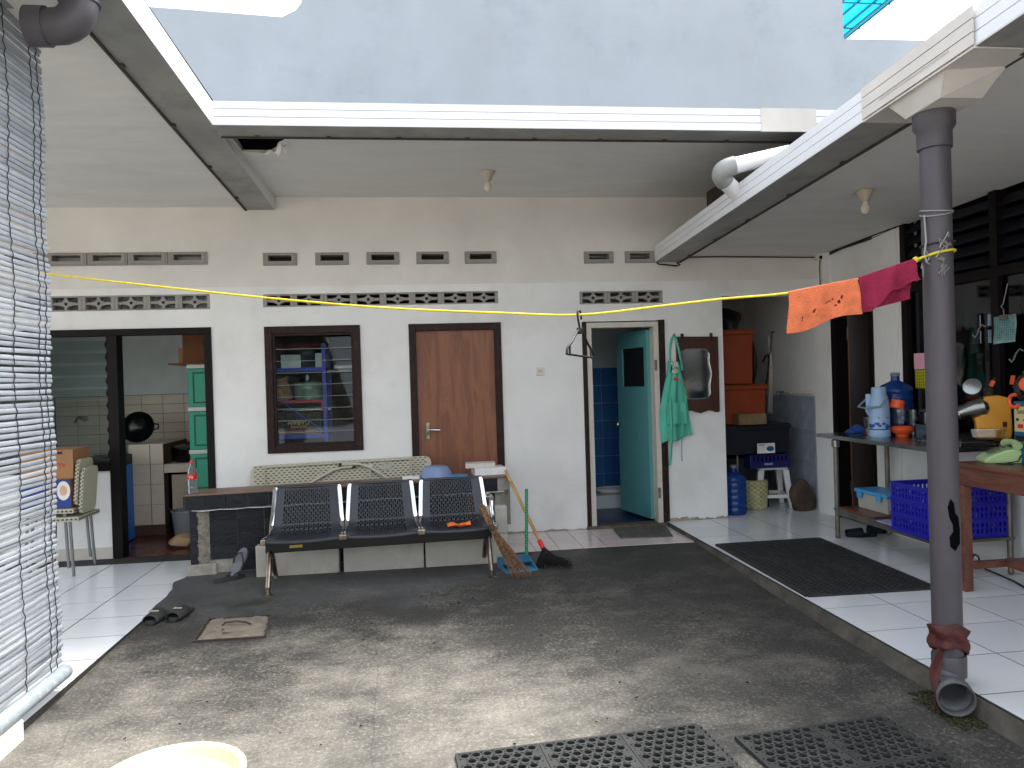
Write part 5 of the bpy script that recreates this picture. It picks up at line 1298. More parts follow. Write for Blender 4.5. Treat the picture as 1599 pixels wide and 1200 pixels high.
tag(MB().box(-2.245, -2.205, 7.44, 7.70, 1.7155, 1.86).build('carton', 'cardboard', origin=(-2.22, 7.55, 1.715), bevel=.002), 'small light-brown carton beside the fan carton', 'box')
wc = thing('water_dispenser', 'tall bright blue box standing just inside the kitchen door', 'box', (-2.72, 7.4, .03))
MB().box(-3.10, -2.765, 7.34, 7.66, .04, .76).build('body', mat('dispenser_blue', C(22, 116, 200), .4, var=.05), wc, bevel=.006)
MB().box(-3.10, -2.765, 7.34, 7.66, .761, .86).build('top', 'black_plastic', wc, bevel=.01)
text_obj('0', 'print', .06, face_south(-2.80, 7.338, .18), 'print_white', wc); MB().cbox((-2.79, 7.3385, .42), (.03, .002, .05), (0, R(30), 0)).build('print', 'print_gold', wc)
gbk = thing('bucket', 'grey plastic bucket under the kitchen counter', 'bucket', (-2.27, 7.75, .03))
MB().lathe([(0, 0), (.10, 0), (.105, .01), (.128, .25), (.136, .255), (.134, .27), (.124, .268), (.098, .015), (0, .012)], (-2.27, 7.60, .031), 26).build('tub', 'grey_bucket', gbk, smooth=40)
MB().tube([(-2.37, 7.60, .28), (-2.44, 7.59, .33), (-2.42, 7.58, .345)], .006, 6).build('handle', 'black_plastic', gbk, smooth=60)
random.seed(14)
bag = MB().grid(lambda u, v: (-2.16+(.12*math.sin(math.pi*v)**.6+.015*math.sin(u*17+v*9))*math.cos(u*2*math.pi), 7.15+(.09*math.sin(math.pi*v)**.6+.012*math.sin(u*23))*math.sin(u*2*math.pi), .032+.12*v+.02*math.sin(u*12+v*8)*math.sin(math.pi*v)), 26, 10)
tag(bag.build('paper_bag', 'paper_tan', origin=(-2.1, 7.15, .03)), 'crumpled tan paper bag on the dark red kitchen floor', 'bag')
# stacked chairs outside the kitchen window, cartons on the seat
def chair(label, dx, dz):
    t = thing('chair', label, 'chair', (-2.83+dx, 6.42, .032+dz), 'stacked cream chairs')
    X = Matrix.Translation((-2.83+dx, 6.42, .032+dz))
    MB(X).box(-.19, .17, -.20, .20, .425, .462).build('seat', 'rattan_plastic', t, bevel=.01)
    s = MB(X)
    for i in range(11):
        s.cbox((-.17+.032*i, -.2015, .4435), (.016, .003, .012)); s.cbox((.1715, -.18+.034*i, .4435), (.003, .018, .012))
    s.build('weave_slots', M['slot_dark'], t)
    BXm = X @ Matrix.Translation((.165, 0, .465)) @ Matrix.Rotation(R(5), 4, 'Y')
    MB(BXm).prism([(y, z+.20) for y, z in rounded(.26, .36, .05)], lambda y, z: (0, y-.07, z), lambda y, z: (.028, y-.07, z)).build('backrest', 'rattan_plastic', t, bevel=.006)
    s = MB(BXm)
    for i in range(11):
        for j in range(2): s.cbox((.007+.014*j, -.2005, .05+.03*i+.012*j), (.008, .003, .014))
    for i in range(10):
        for j in range(6): s.cbox((-.001, -.175+.04*j+(.02 if i % 2 else 0)-.01, .03+.034*i), (.003, .022, .012))
    s.build('weave_slots', M['slot_dark'], t)
    for sx, sy, ex in ((-.17, -.185, -.03), (-.17, .185, -.03), (.10, -.185, .02), (.10, .185, .02)):
        MB(X).tube([(sx, sy, .43), (sx+ex*.5, sy*1.02, .2), (sx+ex, sy*1.05, .0)], .0125, 8).build('leg', mat('leg_grey', C(120, 122, 122), .35, metal=.4) if 'leg_grey' not in M else 'leg_grey', t, smooth=40)
    return t
chair('lower cream rattan-patterned plastic chair of the stack by the kitchen window', 0, 0)
chair('upper cream rattan-patterned plastic chair of the stack, carrying cartons', -.035, .065)
b1 = thing('carton', 'blue printed carton with a woman\'s face on the upper chair', 'box', (-2.89, 6.4, .56))
MB().box(-3.09, -2.725, 6.25, 6.55, .561, .79).build('box', 'cardboard', b1, bevel=.002)
MB().box(-3.09, -2.725, 6.2475, 6.2495, .562, .789).build('printed_front', 'box_blue', b1)
MB().lathe([(0, 0), (.045, 0), (.05, .0015), (0, .002)], (-2.775, 6.247, .70), 20, Matrix.Rotation(math.pi/2, 4, 'X'), 1, 1.5).build('printed_face', 'print_white', b1)
MB().lathe([(0, 0), (.026, 0), (.028, .0015), (0, .002)], (-2.775, 6.2448, .70), 20, Matrix.Rotation(math.pi/2, 4, 'X'), 1, 1.4).build('printed_face', mat('print_skin', C(206, 168, 140), .7), b1)
MB().box(-2.88, -2.845, 6.246, 6.2472, .562, .789).build('tape', 'cardboard', b1)
b2_ = thing('carton', 'plain brown carton with a red mark on top of the blue printed carton', 'box', (-2.89, 6.4, .79))
MB().box(-3.09, -2.705, 6.26, 6.56, .7915, 1.02).build('box', 'cardboard', b2_, bevel=.002)
text_obj('Vit', 'print', .05, face_south(-2.79, 6.2585, .90), 'print_red', b2_); MB().box(-2.82, -2.78, 6.2575, 6.2595, .985, 1.005).build('label', 'black_plastic', b2_)
MB().box(-2.89, -2.86, 6.2578, 6.2595, .792, 1.02).build('tape', mat('tape_tan', C(190, 146, 100), .4), b2_)

# ================================================================== STORE ROOM BEHIND THE LOUVRED WINDOW
rk = thing('shelf_rack', 'blue steel shelf rack with a diagonal brace behind the louvred window', 'rack', (-1.1, 7.2, .03))
for x in (-.885, -1.49):
    MB().box(x, x+.034, 7.17, 7.20, .03, 1.86).build('upright', 'rack_blue', rk); MB().box(x, x+.034, 7.56, 7.59, .03, 1.86).build('upright', 'rack_blue', rk)
for z, m_ in ((1.60, 'rack_blue'), (.98, 'rack_blue'), (.35, 'rack_blue')): MB().box(-1.49, -.852, 7.203, 7.557, z, z+.03).build('shelf', m_, rk)
MB().box(-1.456, -.885, 7.18, 7.2, 1.60, 1.635).build('front_edge', 'rack_blue', rk)
MB().box(-1.456, -.885, 7.18, 7.2, .975, 1.01).build('front_edge', 'rack_blue', rk)
MB().bar((-1.33, 7.16, 1.38), (-.88, 7.16, 1.03), .03, .008).build('brace', 'rack_blue', rk)
rr = thing('red_frame', 'red angle-iron shelf frame inside the blue rack', 'shelf', (-1.1, 7.25, 1.3))
MB().box(-1.456, -.89, 7.205, 7.225, 1.305, 1.33).build('rail', 'rack_red', rr); MB().box(-.905, -.888, 7.205, 7.222, 1.22, 1.305).build('end', 'rack_red', rr); MB().box(-1.456, -.89, 7.225, 7.52, 1.322, 1.329).build('plate', 'rack_red', rr)
tag(MB().lathe([(0, 0), (.125, 0), (.13, .01), (.13, .10), (.134, .105), (.134, .15), (.125, .165), (0, .168)], (-1.04, 7.36, 1.3305), 30).build('biscuit_tin', 'tin_green', origin=(-1.04, 7.36, 1.33), smooth=40), 'round green patterned tin on the red shelf behind the window', 'tin')
tag(MB().lathe([(0, 0), (.045, 0), (.05, .02), (.05, .07), (.03, .085), (.03, .10), (0, .10)], (-1.05, 7.36, 1.4995), 20).build('jar', 'clear_plastic', origin=(-1.05, 7.36, 1.5), smooth=40), 'small clear jar standing on the green tin', 'jar')
tag(MB(Matrix.Translation((-1.30, 7.36, 1.331))).grid(lambda u, v: ((.09+.012*math.sin(u*25+v*6))*math.cos(u*6.283)*(1-.25*v), (.09+.012*math.sin(u*19))*math.sin(u*6.283)*(1-.25*v), .22*v+.012*math.sin(u*14)), 30, 8).build('plastic_bag', 'brown_bag', origin=(-1.3, 7.36, 1.33), solid=.004), 'crinkled brown plastic bag on the red shelf behind the window', 'bag')
gb2 = thing('carton', 'dark carton with upside-down gold lettering on the low blue shelf', 'box', (-1.15, 7.36, 1.01))
MB().box(-1.44, -.91, 7.21, 7.54, 1.055, 1.215).build('box', mat('carton_dark', C(34, 32, 28), .6, var=.1), gb2, bevel=.003)
text_obj('GARAM', 'print', .058, face_south(-1.12, 7.2085, 1.125, 0, math.pi), 'print_gold', gb2, .0006, .0008)
text_obj('GUDANG', 'print', .034, face_south(-1.12, 7.2085, 1.082, 0, math.pi), 'print_gold', gb2, .0006, .0003)
MB().box(-1.44, -.91, 7.21, 7.54, 1.0105, 1.0545).build('lid', mat('carton_rust', C(160, 92, 62), .6), gb2, bevel=.002)
tag(MB().box(-1.26, -.82, 7.22, 7.50, 1.23, 1.2475).build('tray', 'steel', origin=(-1.05, 7.36, 1.23), bevel=.004), 'shallow metal tray on the dark carton behind the window', 'tray')
for x0, x1, h, m_, lb in ((-1.27, -1.09, .13, 'print_white', 'pale grey carton on the top blue shelf behind the window'), (-1.085, -.96, .17, 'crate_navy', 'dark carton on the top blue shelf behind the window'), (-.955, -.86, .14, 'print_white', 'small white carton at the right of the top blue shelf')):
    tag(MB().box(x0, x1, 7.25, 7.45, 1.6305, 1.63+h).build('carton', m_, origin=((x0+x1)/2, 7.35, 1.63), bevel=.003), lb, 'box')
tag(MB().box(-1.47, -.87, 7.22, 7.52, 1.81, 1.87).build('folded_cloth', mat('cloth_darkred', C(96, 24, 32), .9, var=.2), origin=(-1.17, 7.36, 1.84), bevel=.02), 'dark red cloth bundle along the top of the blue rack', 'cloth')
sh2 = thing('wall_shelf', 'thin grey shelf with oddments right of the blue rack', 'shelf', (-.6, 7.3, 1.6))
MB().box(-.84, -.30, 7.2, 7.5, 1.585, 1.605).build('board', 'steel_dull', sh2); MB().box(-.80, -.42, 7.3, 7.36, 1.6055, 1.66).build('oddments', 'chrome_worn', sh2, bevel=.015)

# ================================================================== BATHROOM
wcq = thing('squat_toilet', 'white squat toilet on a tiled step in the dark bathroom', 'toilet', (2.0, 8.0, .06))
MB().box(1.80, 2.5, 7.80, 8.28, .06, .20).build('step', 'bath_wall', wcq, bevel=.004)
MB().lathe([(0, 0), (.13, 0), (.16, .015), (.175, .045), (.16, .05), (.12, .025), (0, .02)], (2.10, 8.0, .2005), 24, None, 1.25, .8).build('pan', 'white_plastic', wcq, smooth=40)

# ================================================================== STORAGE NOOK
def tote(label, x0, x1, y0, y1, z0, h, m, lidm=None, name='storage_box', group=None):
    t = thing(name, label, 'box', ((x0+x1)/2, (y0+y1)/2, z0), group)
    tp = .02
    MB().prism([(x0+tp, y0+tp), (x1-tp, y0+tp), (x1-tp, y1-tp), (x0+tp, y1-tp)], lambda x, y: (x, y, z0+.001), lambda x, y: (lerp((x0+x1)/2, x, 1.05), lerp((y0+y1)/2, y, 1.05), z0+h-.05)).build('tub', m, t, bevel=.01)
    MB().box(x0-.008, x1+.008, y0-.008, y1+.008, z0+h-.0495, z0+h-.012).build('rim', m, t, bevel=.006)
    MB().box(x0, x1, y0, y1, z0+h-.0118, z0+h).build('lid', lidm or m, t, bevel=.004)
    return t
tag(MB().box(2.92, 3.52, 7.25, 7.75, .088, .60).build('plinth_crate', 'crate_navy', origin=(3.2, 7.5, .09), bevel=.01), 'dark plastic crate at the bottom of the stack in the nook', 'crate')
mc = thing('milk_crate', 'blue plastic crate in the middle of the stack in the nook', 'crate', (3.42, 7.2, .50))
MB().box(3.26, 3.68, 7.10, 7.24, .505, .64).build('body', 'blue_crate_dark', mc, bevel=.008)
sl_ = MB()
for i in range(9): sl_.cbox((3.30+.042*i, 7.0985, .60), (.012, .003, .05))
sl_.build('slot', 'black_void', mc)
text_obj('INDAH', 'print', .028, face_south(3.45, 7.0975, .545), 'print_white', mc)
tote('black lidded tub above the blue crate in the nook', 3.02, 3.70, 7.12, 7.60, .645, .30, 'crate_navy')
lbx = thing('printed_label', 'white and blue printed card on the front of the black tub in the nook', 'card', (3.42, 7.11, .69))
MB().box(3.335, 3.52, 7.094, 7.098, .655, .755).build('card', 'print_white', lbx)
MB().lathe([(0, 0), (.03, 0), (.03, .002), (0, .002)], (3.47, 7.0935, .70), 12, Matrix.Rotation(math.pi/2, 4, 'X'), 1.3, .9).build('printed_blob', 'machine_blue', lbx)
text_obj('SUPER', 'print', .022, face_south(3.38, 7.0935, .738), 'black_plastic', lbx)
tote('lower orange storage box of the stack in the nook', 2.94, 3.47, 7.13, 7.60, .950, .395, 'orange_dark', group='orange boxes in the nook')
tote('upper orange storage box with the dark bag on top in the nook', 2.92, 3.36, 7.15, 7.62, 1.350, .55, 'orange_dark', group='orange boxes in the nook')
tag(MB().box(3.10, 3.385, 6.98, 7.10, .955, 1.06).build('carton', mat('carton_brgreen', C(120, 96, 66), .8, var=.25, scale=6, stain=C(70, 96, 60), stain_amt=.8, stain_scale=4), origin=(3.2, 7.05, .955), bevel=.003), 'small brown carton in front of the lower orange box', 'box')
random.seed(17)
bb = MB().grid(lambda u, v: (3.14+(.24*math.sin(math.pi*min(v*.5+.12, .5))+.02*math.sin(u*31+v*7))*math.cos(u*6.283)*math.cos(v*1.45), 7.38+.22*math.sin(u*6.283)*math.cos(v*1.45)+.01*math.sin(u*23), 1.902+.22*math.sin(v*1.5)+.015*math.sin(u*17+v*9)), 36, 12)
tag(bb.build('black_bag', 'black_bag', origin=(3.14, 7.38, 1.9), smooth=50), 'lumpy black bag on top of the upper orange box', 'bag')
tag(MB().grid(lambda u, v: (3.45+.045*math.cos(u*6.283)*math.sin(.3+v*2.5), 7.42+.10*math.sin(u*6.283)*math.sin(.3+v*2.5), 1.345+.46*v+.01*math.sin(u*13)), 24, 14).build('hanging_bag', 'black_bag', origin=(3.45, 7.42, 1.35), smooth=60), 'narrow black bag squeezed beside the upper orange box', 'bag')
def gallon(label, p, m, s=1.0, h=.48, name='water_gallon'):
    t = thing(name, label, 'bottle', p, 'blue water gallons')
    pr = [(0, 0), (.115, 0), (.13, .015)]
    for i in range(5):
        z = .03+.062*i; pr += [(.134, z), (.136, z+.03), (.128, z+.045), (.128, z+.052)]
    pr += [(.135, .345), (.132, .37), (.105, .40), (.05, .425), (.034, .435), (.032, .47), (0, .47)]
    MB().lathe([(r*s, z*h/.48) for r, z in pr], p, 30).build('body', m, t, smooth=35)
    MB().lathe([(0, .4705*h/.48), (.036*s, .47*h/.48), (.037*s, .497*h/.48), (0, .50*h/.48)], p, 20).build('cap', mat('cap_grey', C(120, 120, 132), .5) if 'cap_grey' not in M else 'cap_grey', t, smooth=40)
    return t
gallon('blue water gallon standing on the tiles by the nook wall', (3.035, 6.99, .089), 'gallon_blue', .88, .46)
bs = thing('woven_basket', 'small pale green woven basket next to the white stool', 'basket', (3.30, 7.22, .089))
bp_ = (3.345, 7.22, .089)
MB().lathe([(0, .001), (.105, .001), (.118, .02), (.128, .18), (.126, .29), (.118, .295), (.12, .18), (.11, .02), (0, .012)], bp_, 28).build('body', 'basket_weave', bs, smooth=40)
wv = MB()
for j in range(12):
    for i in range(26):
        if (i+j) % 2: continue
        a = 2*math.pi*i/26; z = .025+.022*j; r_ = lerp(.119, .129, min(1, z/.18))
        wv.cbox((bp_[0]+r_*math.cos(a), bp_[1]+r_*math.sin(a), bp_[2]+z), (.008, .028, .018), (0, 0, a))
wv.build('weave', mat('weave_light', C(196, 194, 150), .7, var=.2, scale=20), bs)
gs = thing('stool', 'white plastic stool in front of the tiled nook wall', 'stool', (3.62, 7.3, .089))
SX0 = Matrix.Translation((3.565, 7.32, .089)) @ Matrix.Rotation(R(-10), 4, 'Z')
MB(SX0).prism(rounded(.29, .29, .05), lambda x, y: (x, y, .435), lambda x, y: (x*.96, y*.96, .46)).build('seat', 'white_plastic', gs, bevel=.006)
MB(SX0).prism(rounded(.30, .30, .05), lambda x, y: (x*1.03, y*1.03, .385), lambda x, y: (x, y, .4345)).build('rim', 'white_plastic', gs, bevel=.004)
for sx in (-1, 1):
    for sy in (-1, 1):
        MB(SX0).prism([(-.03, -.03), (.03, -.03), (.03, .03), (-.03, .03)], lambda x, y, sx=sx, sy=sy: (sx*.165+x*.75, sy*.165+y*.75, .001), lambda x, y, sx=sx, sy=sy: (sx*.122+x, sy*.122+y, .3848)).build('leg', 'white_plastic', gs, bevel=.006)
for a in range(4):
    MB(SX0 @ Matrix.Rotation(a*math.pi/2, 4, 'Z')).box(-.135, .135, -.158, -.14, .10, .135).build('stretcher', 'white_plastic', gs, bevel=.003)
rkk = MB(); random.seed(2)
def rockf(u, v):
    a = u*6.283; n = 1+.10*math.sin(a*2+v*3)+.07*math.sin(a*3+1+v*7)+.05*math.sin(a*7+v*11); w = [.9, 1.0, 1.0, .95, .85, .68, .45, .0][min(7, int(v*7.999))]
    t = v*7; i = min(6, int(t)); L_ = [.86, 1.0, 1.0, .97, .9, .72, .45, .02]; w = lerp(L_[i], L_[i+1], t-i)
    return (3.745+.115*w*n*math.cos(a)-.02*v, 6.99+.09*w*n*math.sin(a), .09+.325*v*(1+.0*n))
tag(rkk.grid(rockf, 36, 28).build('stone', 'rock_brown', origin=(3.745, 6.99, .09), smooth=35), 'dark brown upright stone at the corner of the nook', 'stone')
tp_ = thing('tap_pipe', 'white water pipe with a tap on the nook wall above the dado tiles', 'pipe', (3.88, 7.4, 1.25))
MB().tube([(3.875, 7.0, 1.24), (3.875, 7.72, 1.25)], .012, 10).build('pipe', 'switch_cream', tp_, smooth=40)
for y in (7.05, 7.4, 7.62): MB().tube([(3.875, y, 1.242), (3.875, y+.04, 1.243)], .018, 10).build('joint', 'drawer_white', tp_)
MB().tube([(3.86, 7.55, 1.25), (3.80, 7.55, 1.25), (3.79, 7.55, 1.22)], .012, 8).build('tap', 'steel', tp_, smooth=40)
rg = thing('hanging_rag', 'thin pale cloth and dark hanger hanging on the nook wall', 'cloth', (3.85, 7.8, 1.5))
MB().grid(lambda u, v: (3.85+.015*math.sin(u*6+v*4), 7.83-.05*(u-.5)*(.3+1.6*v)-.02*math.sin(v*4), lerp(1.86, 1.0, v)), 8, 24).build('cloth', 'cloth_white', rg, solid=.004, smooth=60)
MB().tube([(3.87, 7.80, 1.9), (3.84, 7.78, 1.70), (3.83, 7.80, 1.62)], .005, 6).build('cord', 'cord_dark', rg)
MB().tube([(3.82, 7.93, 1.58), (3.82, 7.86, 1.645), (3.82, 7.80, 1.655), (3.82, 7.78, 1.60), (3.82, 7.84, 1.38), (3.82, 7.95, 1.14)], .009, 6).build('hanger', 'frame_dark', rg, smooth=60)
MB().lathe([(0, 0), (.012, 0), (.012, .03), (0, .03)], (3.895, 7.80, 1.9), 8, Matrix.Rotation(-math.pi/2, 4, 'Y')).build('nail', 'steel_dull', rg)
tag(MB().tube([(3.13, 6.99+.12, .089), (3.13, 7.11-.0, .64)], .011, 10).build('metal_rod', 'steel_dull', origin=(3.13, 7.11, .09), smooth=40), 'thin steel rod standing behind the water gallon in the nook', 'rod')

# ================================================================== STEEL TABLE AND WHAT STANDS ON IT
TZ = .94
stt = thing('steel_table', 'stainless steel work table with a lower shelf along the right wall', 'table', (3.55, 5.1, .09))
MB().box(3.285, 3.86, 4.40, 5.88, TZ-.03, TZ).build('top', 'steel', stt, bevel=.003)
for x, y in ((3.37, 5.74), (3.82, 5.74), (3.37, 4.46), (3.82, 4.46)):
    lg = MB().tube([(x, y, .105), (x, y, TZ-.031)], .019, 12).build('leg', 'steel_dull', stt, smooth=40)
    MB().lathe([(0, 0), (.016, 0), (.022, .02), (0, .02)], (x, y, .089), 10).build('foot', 'steel_dull', lg)
MB().lathe([(.02, 0), (.03, .005), (.03, .06), (.02, .07)], (3.37, 5.74, TZ-.11), 10).build('leg_cup', 'steel', stt)
MB().box(3.35, 3.84, 4.44, 5.76, .318, .338).build('shelf', 'steel_dull', stt, bevel=.003)
MB().box(3.352, 3.372, 4.48, 5.72, .286, .3175).build('shelf_rail', 'steel_dull', stt)
bx_ = MB().box(3.37, 3.82, 5.24, 5.72, .3385, .35); tag(bx_.build('board', 'table_wood', origin=(3.6, 5.5, .34)), 'brown board lying on the lower shelf of the steel table', 'board')
fbx = thing('food_box', 'frosted storage box with a light blue lid on the lower shelf', 'box', (3.62, 5.4, .35))
MB().prism([(-.10, -.20), (.10, -.20), (.10, .20), (-.10, .20)], lambda x, y: (3.60+x*.93, 5.47+y*.93, .351), lambda x, y: (3.60+x, 5.47+y, .475)).build('tub', 'frosted', fbx, bevel=.008)
MB().box(3.485, 3.715, 5.255, 5.685, .476, .505).build('lid', 'blue_lid', fbx, bevel=.008)
for y in (5.35, 5.6): MB().box(3.475, 3.486, y-.03, y+.03, .44, .498).build('clip', 'blue_lid', fbx, bevel=.002)
tag(MB().prism([(-.14, -.11), (.14, -.11), (.14, .11), (-.14, .11)], lambda x, y: (3.46+x, 5.03+y, .3395), lambda x, y: (3.46+x, 5.03+y, .348)).build('cutting_board', 'lilac_board', origin=(3.46, 5.03, .34), bevel=.003), 'pale lilac plastic board on the lower shelf beside the blue crate', 'board')
def crate(label, x0, x1, y0, y1, z0, h, m='blue_crate'):
    t = thing('plastic_crate', label, 'crate', ((x0+x1)/2, (y0+y1)/2, z0)); f = .93
    W = [('x', y0), ('x', y1), ('y', x0), ('y', x1)]
    for ax, c0 in W:
        L = (x1-x0) if ax == 'x' else (y1-y0); a0 = x0 if ax == 'x' else y0; n = int(L/.034); hl = []
        for r_ in range(3):
            for i in range(n):
                u = a0+L*.05+(L*.90)*(i+.5)/n
                zz = z0+h*(.08+.31*r_)
                for kk in range(2): hl.append((u-.0085, u+.0085, zz+h*.115*kk+.004, zz+h*.115*kk+h*.095))
        d = .008*(1 if c0 in (y0, x0) else -1)
        at = (lambda u, w, dd, c0=c0, d=d: (u, c0+(dd/.008*d if dd else 0), w)) if ax == 'x' else (lambda u, w, dd, c0=c0, d=d: (c0+(dd/.008*d if dd else 0), u, w))
        mb = MB(); e = .009 if ax == 'y' else 0
        holed(mb, a0+e, a0+L-e, z0+.002, z0+h, hl, at, .008); w_ = mb.build('side', m, t)
        rb2 = MB()
        for fz in (.0, .335, .645, .965):
            z = z0+h*fz+.003; o_ = -.010 if c0 in (y0, x0) else .010
            if ax == 'x': rb2.box(x0, x1, min(c0, c0+o_), max(c0, c0+o_)-.0003, z, z+.010)
            else: rb2.box(min(c0, c0+o_), max(c0, c0+o_)-.0003, y0+.001, y1-.001, z+.0004, z+.0096)
        rb2.build('rib', m, w_)
    MB().box(x0+.01, x1-.01, y0+.01, y1-.01, z0+.002, z0+.01).build('bottom', m, t)
    return t
crate('large blue slotted crate on the lower shelf behind the grey downpipe', 3.255, 3.83, 4.46, 4.86, .34, .335)
# on the table top
th_ = thing('vacuum_flask', 'pale blue pump flask with printed blue flowers on the steel table', 'flask', (3.50, 5.33, TZ))
tp0 = Vector((3.50, 5.34, TZ+.001))
MB().lathe([(0, 0), (.073, 0), (.076, .01), (.076, .052), (.074, .056), (.074, .18), (.072, .26), (.064, .30), (.054, .325), (.053, .372), (.046, .382), (0, .383)], tp0, 28).build('body', 'thermos_blue', th_, smooth=40)
MB().lathe([(.0745, .056), (.0755, .06), (.0755, .065), (.0745, .066)], tp0, 28).build('band', 'thermos_print', th_)
fl2 = MB(); random.seed(12)
camd = Vector((-3.5, -5.34, 0)).normalized(); ca0 = math.atan2(camd.y, camd.x)
for i in range(16):
    a = ca0+random.uniform(-1.2, 1.2); z = random.choice([.09, .105, .12, .08, .15]); s_ = random.uniform(.008, .020) if z < .13 else .006
    p = tp0+Vector((.0748*math.cos(a), .0748*math.sin(a), z)); fl2.lathe([(0, 0), (s_*.8, 0), (s_, .0006), (0, .0012)], p, 8, Matrix.Rotation(a, 4, 'Z') @ Matrix.Rotation(math.pi/2, 4, 'Y'), .8, 1.2)
fl2.build('printed_flower', 'thermos_print', th_)
left = Vector((-.84, .55, 0)).normalized()
MB().cbox(tp0+left*.075+Vector((0, 0, .285)), (.035, .035, .09), (0, 0, math.atan2(left.y, left.x))).build('spout_block', 'thermos_blue', th_, bevel=.006)
MB().tube([tp0+left*.08+Vector((0, 0, .24)), tp0+left*.085+Vector((0, 0, .20)), tp0+left*.07+Vector((0, 0, .17))], .012, 8).build('spout', 'thermos_blue', th_, smooth=50)
cxv = Vector((left.y, -left.x, 0)); cxv = -camd.cross(Vector((0, 0, 1)))
hx_ = [tp0+camd*.06+(-left)*.055+Vector((0, 0, .31)), tp0+camd*.085+Vector((0, 0, .235))+(-left)*.01, tp0+camd*.075+left*.10+Vector((0, 0, .225)), tp0+left*.145+camd*.03+Vector((0, 0, .235)), tp0+left*.09+camd*.0+Vector((0, 0, .29))]
MB().tube(hx_, .007, 8).build('carry_handle', mat('handle_greyblue', C(120, 140, 156), .4), th_, smooth=40)
gallon('big blue water gallon behind the pump flask on the steel table', (3.72, 5.46, TZ+.001), 'gallon_blue', .95, .47)
gl_ = thing('tea_glass', 'drinking glass with brown tea on the far end of the steel table', 'glass', (3.43, 5.37, TZ))
gp = pz_(1357, 680, TZ+.001)
MB().lathe([(0, 0), (.027, 0), (.028, .004), (.038, .145), (.0365, .145), (.026, .008), (0, .008)], gp, 22).build('glass', 'clear_plastic', gl_, smooth=40)
MB().lathe([(0, .009), (.0255, .009), (.0285, .055), (0, .055)], gp, 20).build('tea', 'tea', gl_, smooth=40)
cp = pz_(1340, 676, TZ)
tag(MB().grid(lambda u, v: (cp.x+lerp(-.09, .09, u), cp.y+lerp(-.06, .06, v), TZ+.004+.05*math.sin(math.pi*u)**.7*math.sin(math.pi*v)**.7*(1+.3*math.sin(u*11+v*7))), 20, 14).build('blue_cloth', 'blue_cloth', origin=cp, smooth=60, solid=.004), 'blue cloth crumpled at the far end of the steel table', 'cloth')
mxr = thing('juicer', 'juicer with bright orange lid and base and a clear jug', 'juicer', (3.68, 5.2, TZ))
jp = pz_(1409, 682, TZ+.001)
MB().lathe([(0, 0), (.045, 0), (.05, .02), (.075, .035), (.085, .055), (.072, .075), (.05, .085), (0, .085)], jp, 24).build('base', 'orange_plastic', mxr, smooth=35)
MB().lathe([(.0, .086), (.055, .086), (.062, .10), (.066, .215), (.062, .215), (.054, .10), (0, .095)], jp, 24).build('jug', 'clear_plastic', mxr, smooth=40)
MB(Matrix.Translation(jp+Vector((-.035, 0, .245))) @ Matrix.Rotation(R(14), 4, 'Y')).lathe([(0, -.03), (.048, -.03), (.052, -.02), (.05, .03), (.045, .036), (0, .036)], (0, 0, 0), 22).build('lid', 'orange_plastic', mxr, smooth=35)
jg = thing('glass_jug', 'clear measuring jug with a handle next to the orange juicer', 'jug', (3.78, 5.25, TZ))
j2 = pz_(1427, 681, TZ+.001)
MB().lathe([(0, 0), (.05, 0), (.052, .004), (.062, .20), (.060, .20), (.048, .008), (0, .008)], j2, 22).build('jug', 'clear_plastic', jg, smooth=40)
MB().tube([j2+Vector((.06, 0, .18)), j2+Vector((.10, 0, .17)), j2+Vector((.10, 0, .06)), j2+Vector((.055, 0, .05))], .006, 6).build('handle', 'clear_plastic', jg, smooth=50)
cn2 = pz_(1440, 684, TZ+.001)
cn2.x = min(cn2.x, 3.66)
tag(MB().box(cn2.x-.02, cn2.x+.12, 4.98, 5.12, TZ+.001, TZ+.105).build('steel_box', 'steel', origin=(cn2.x, 5.05, TZ), bevel=.004), 'square steel container on the table just left of the downpipe', 'container')
jr = thing('steel_jar', 'ridged metal jar with a lid standing on the steel container', 'jar', (cn2.x+.05, 5.05, TZ+.106))
MB().lathe([(0, 0), (.042, 0), (.045, .01), (.043, .02), (.045, .03), (.043, .06), (.045, .08), (.04, .095), (0, .095)], (cn2.x+.05, 5.05, TZ+.106), 20).build('body', 'chrome', jr, smooth=35)
MB().lathe([(0, .0955), (.07, .0955), (.072, .105), (.02, .112), (.012, .13), (.014, .14), (0, .142)], (cn2.x+.05, 5.05, TZ+.106), 22).build('lid', 'steel', jr, smooth=35)
ty_ = thing('steel_tray', 'stack of flat steel trays on the near end of the steel table', 'tray', (3.68, 4.62, TZ))
MB().box(3.46, 3.855, 4.43, 4.85, TZ+.001, TZ+.018).build('tray', 'steel', ty_, bevel=.004); MB().box(3.48, 3.84, 4.45, 4.83, TZ+.0185, TZ+.034).build('tray', 'chrome', ty_, bevel=.004); MB().box(3.50, 3.85, 4.47, 4.84, TZ+.0345, TZ+.05).build('board', 'black_plastic', ty_, bevel=.003)
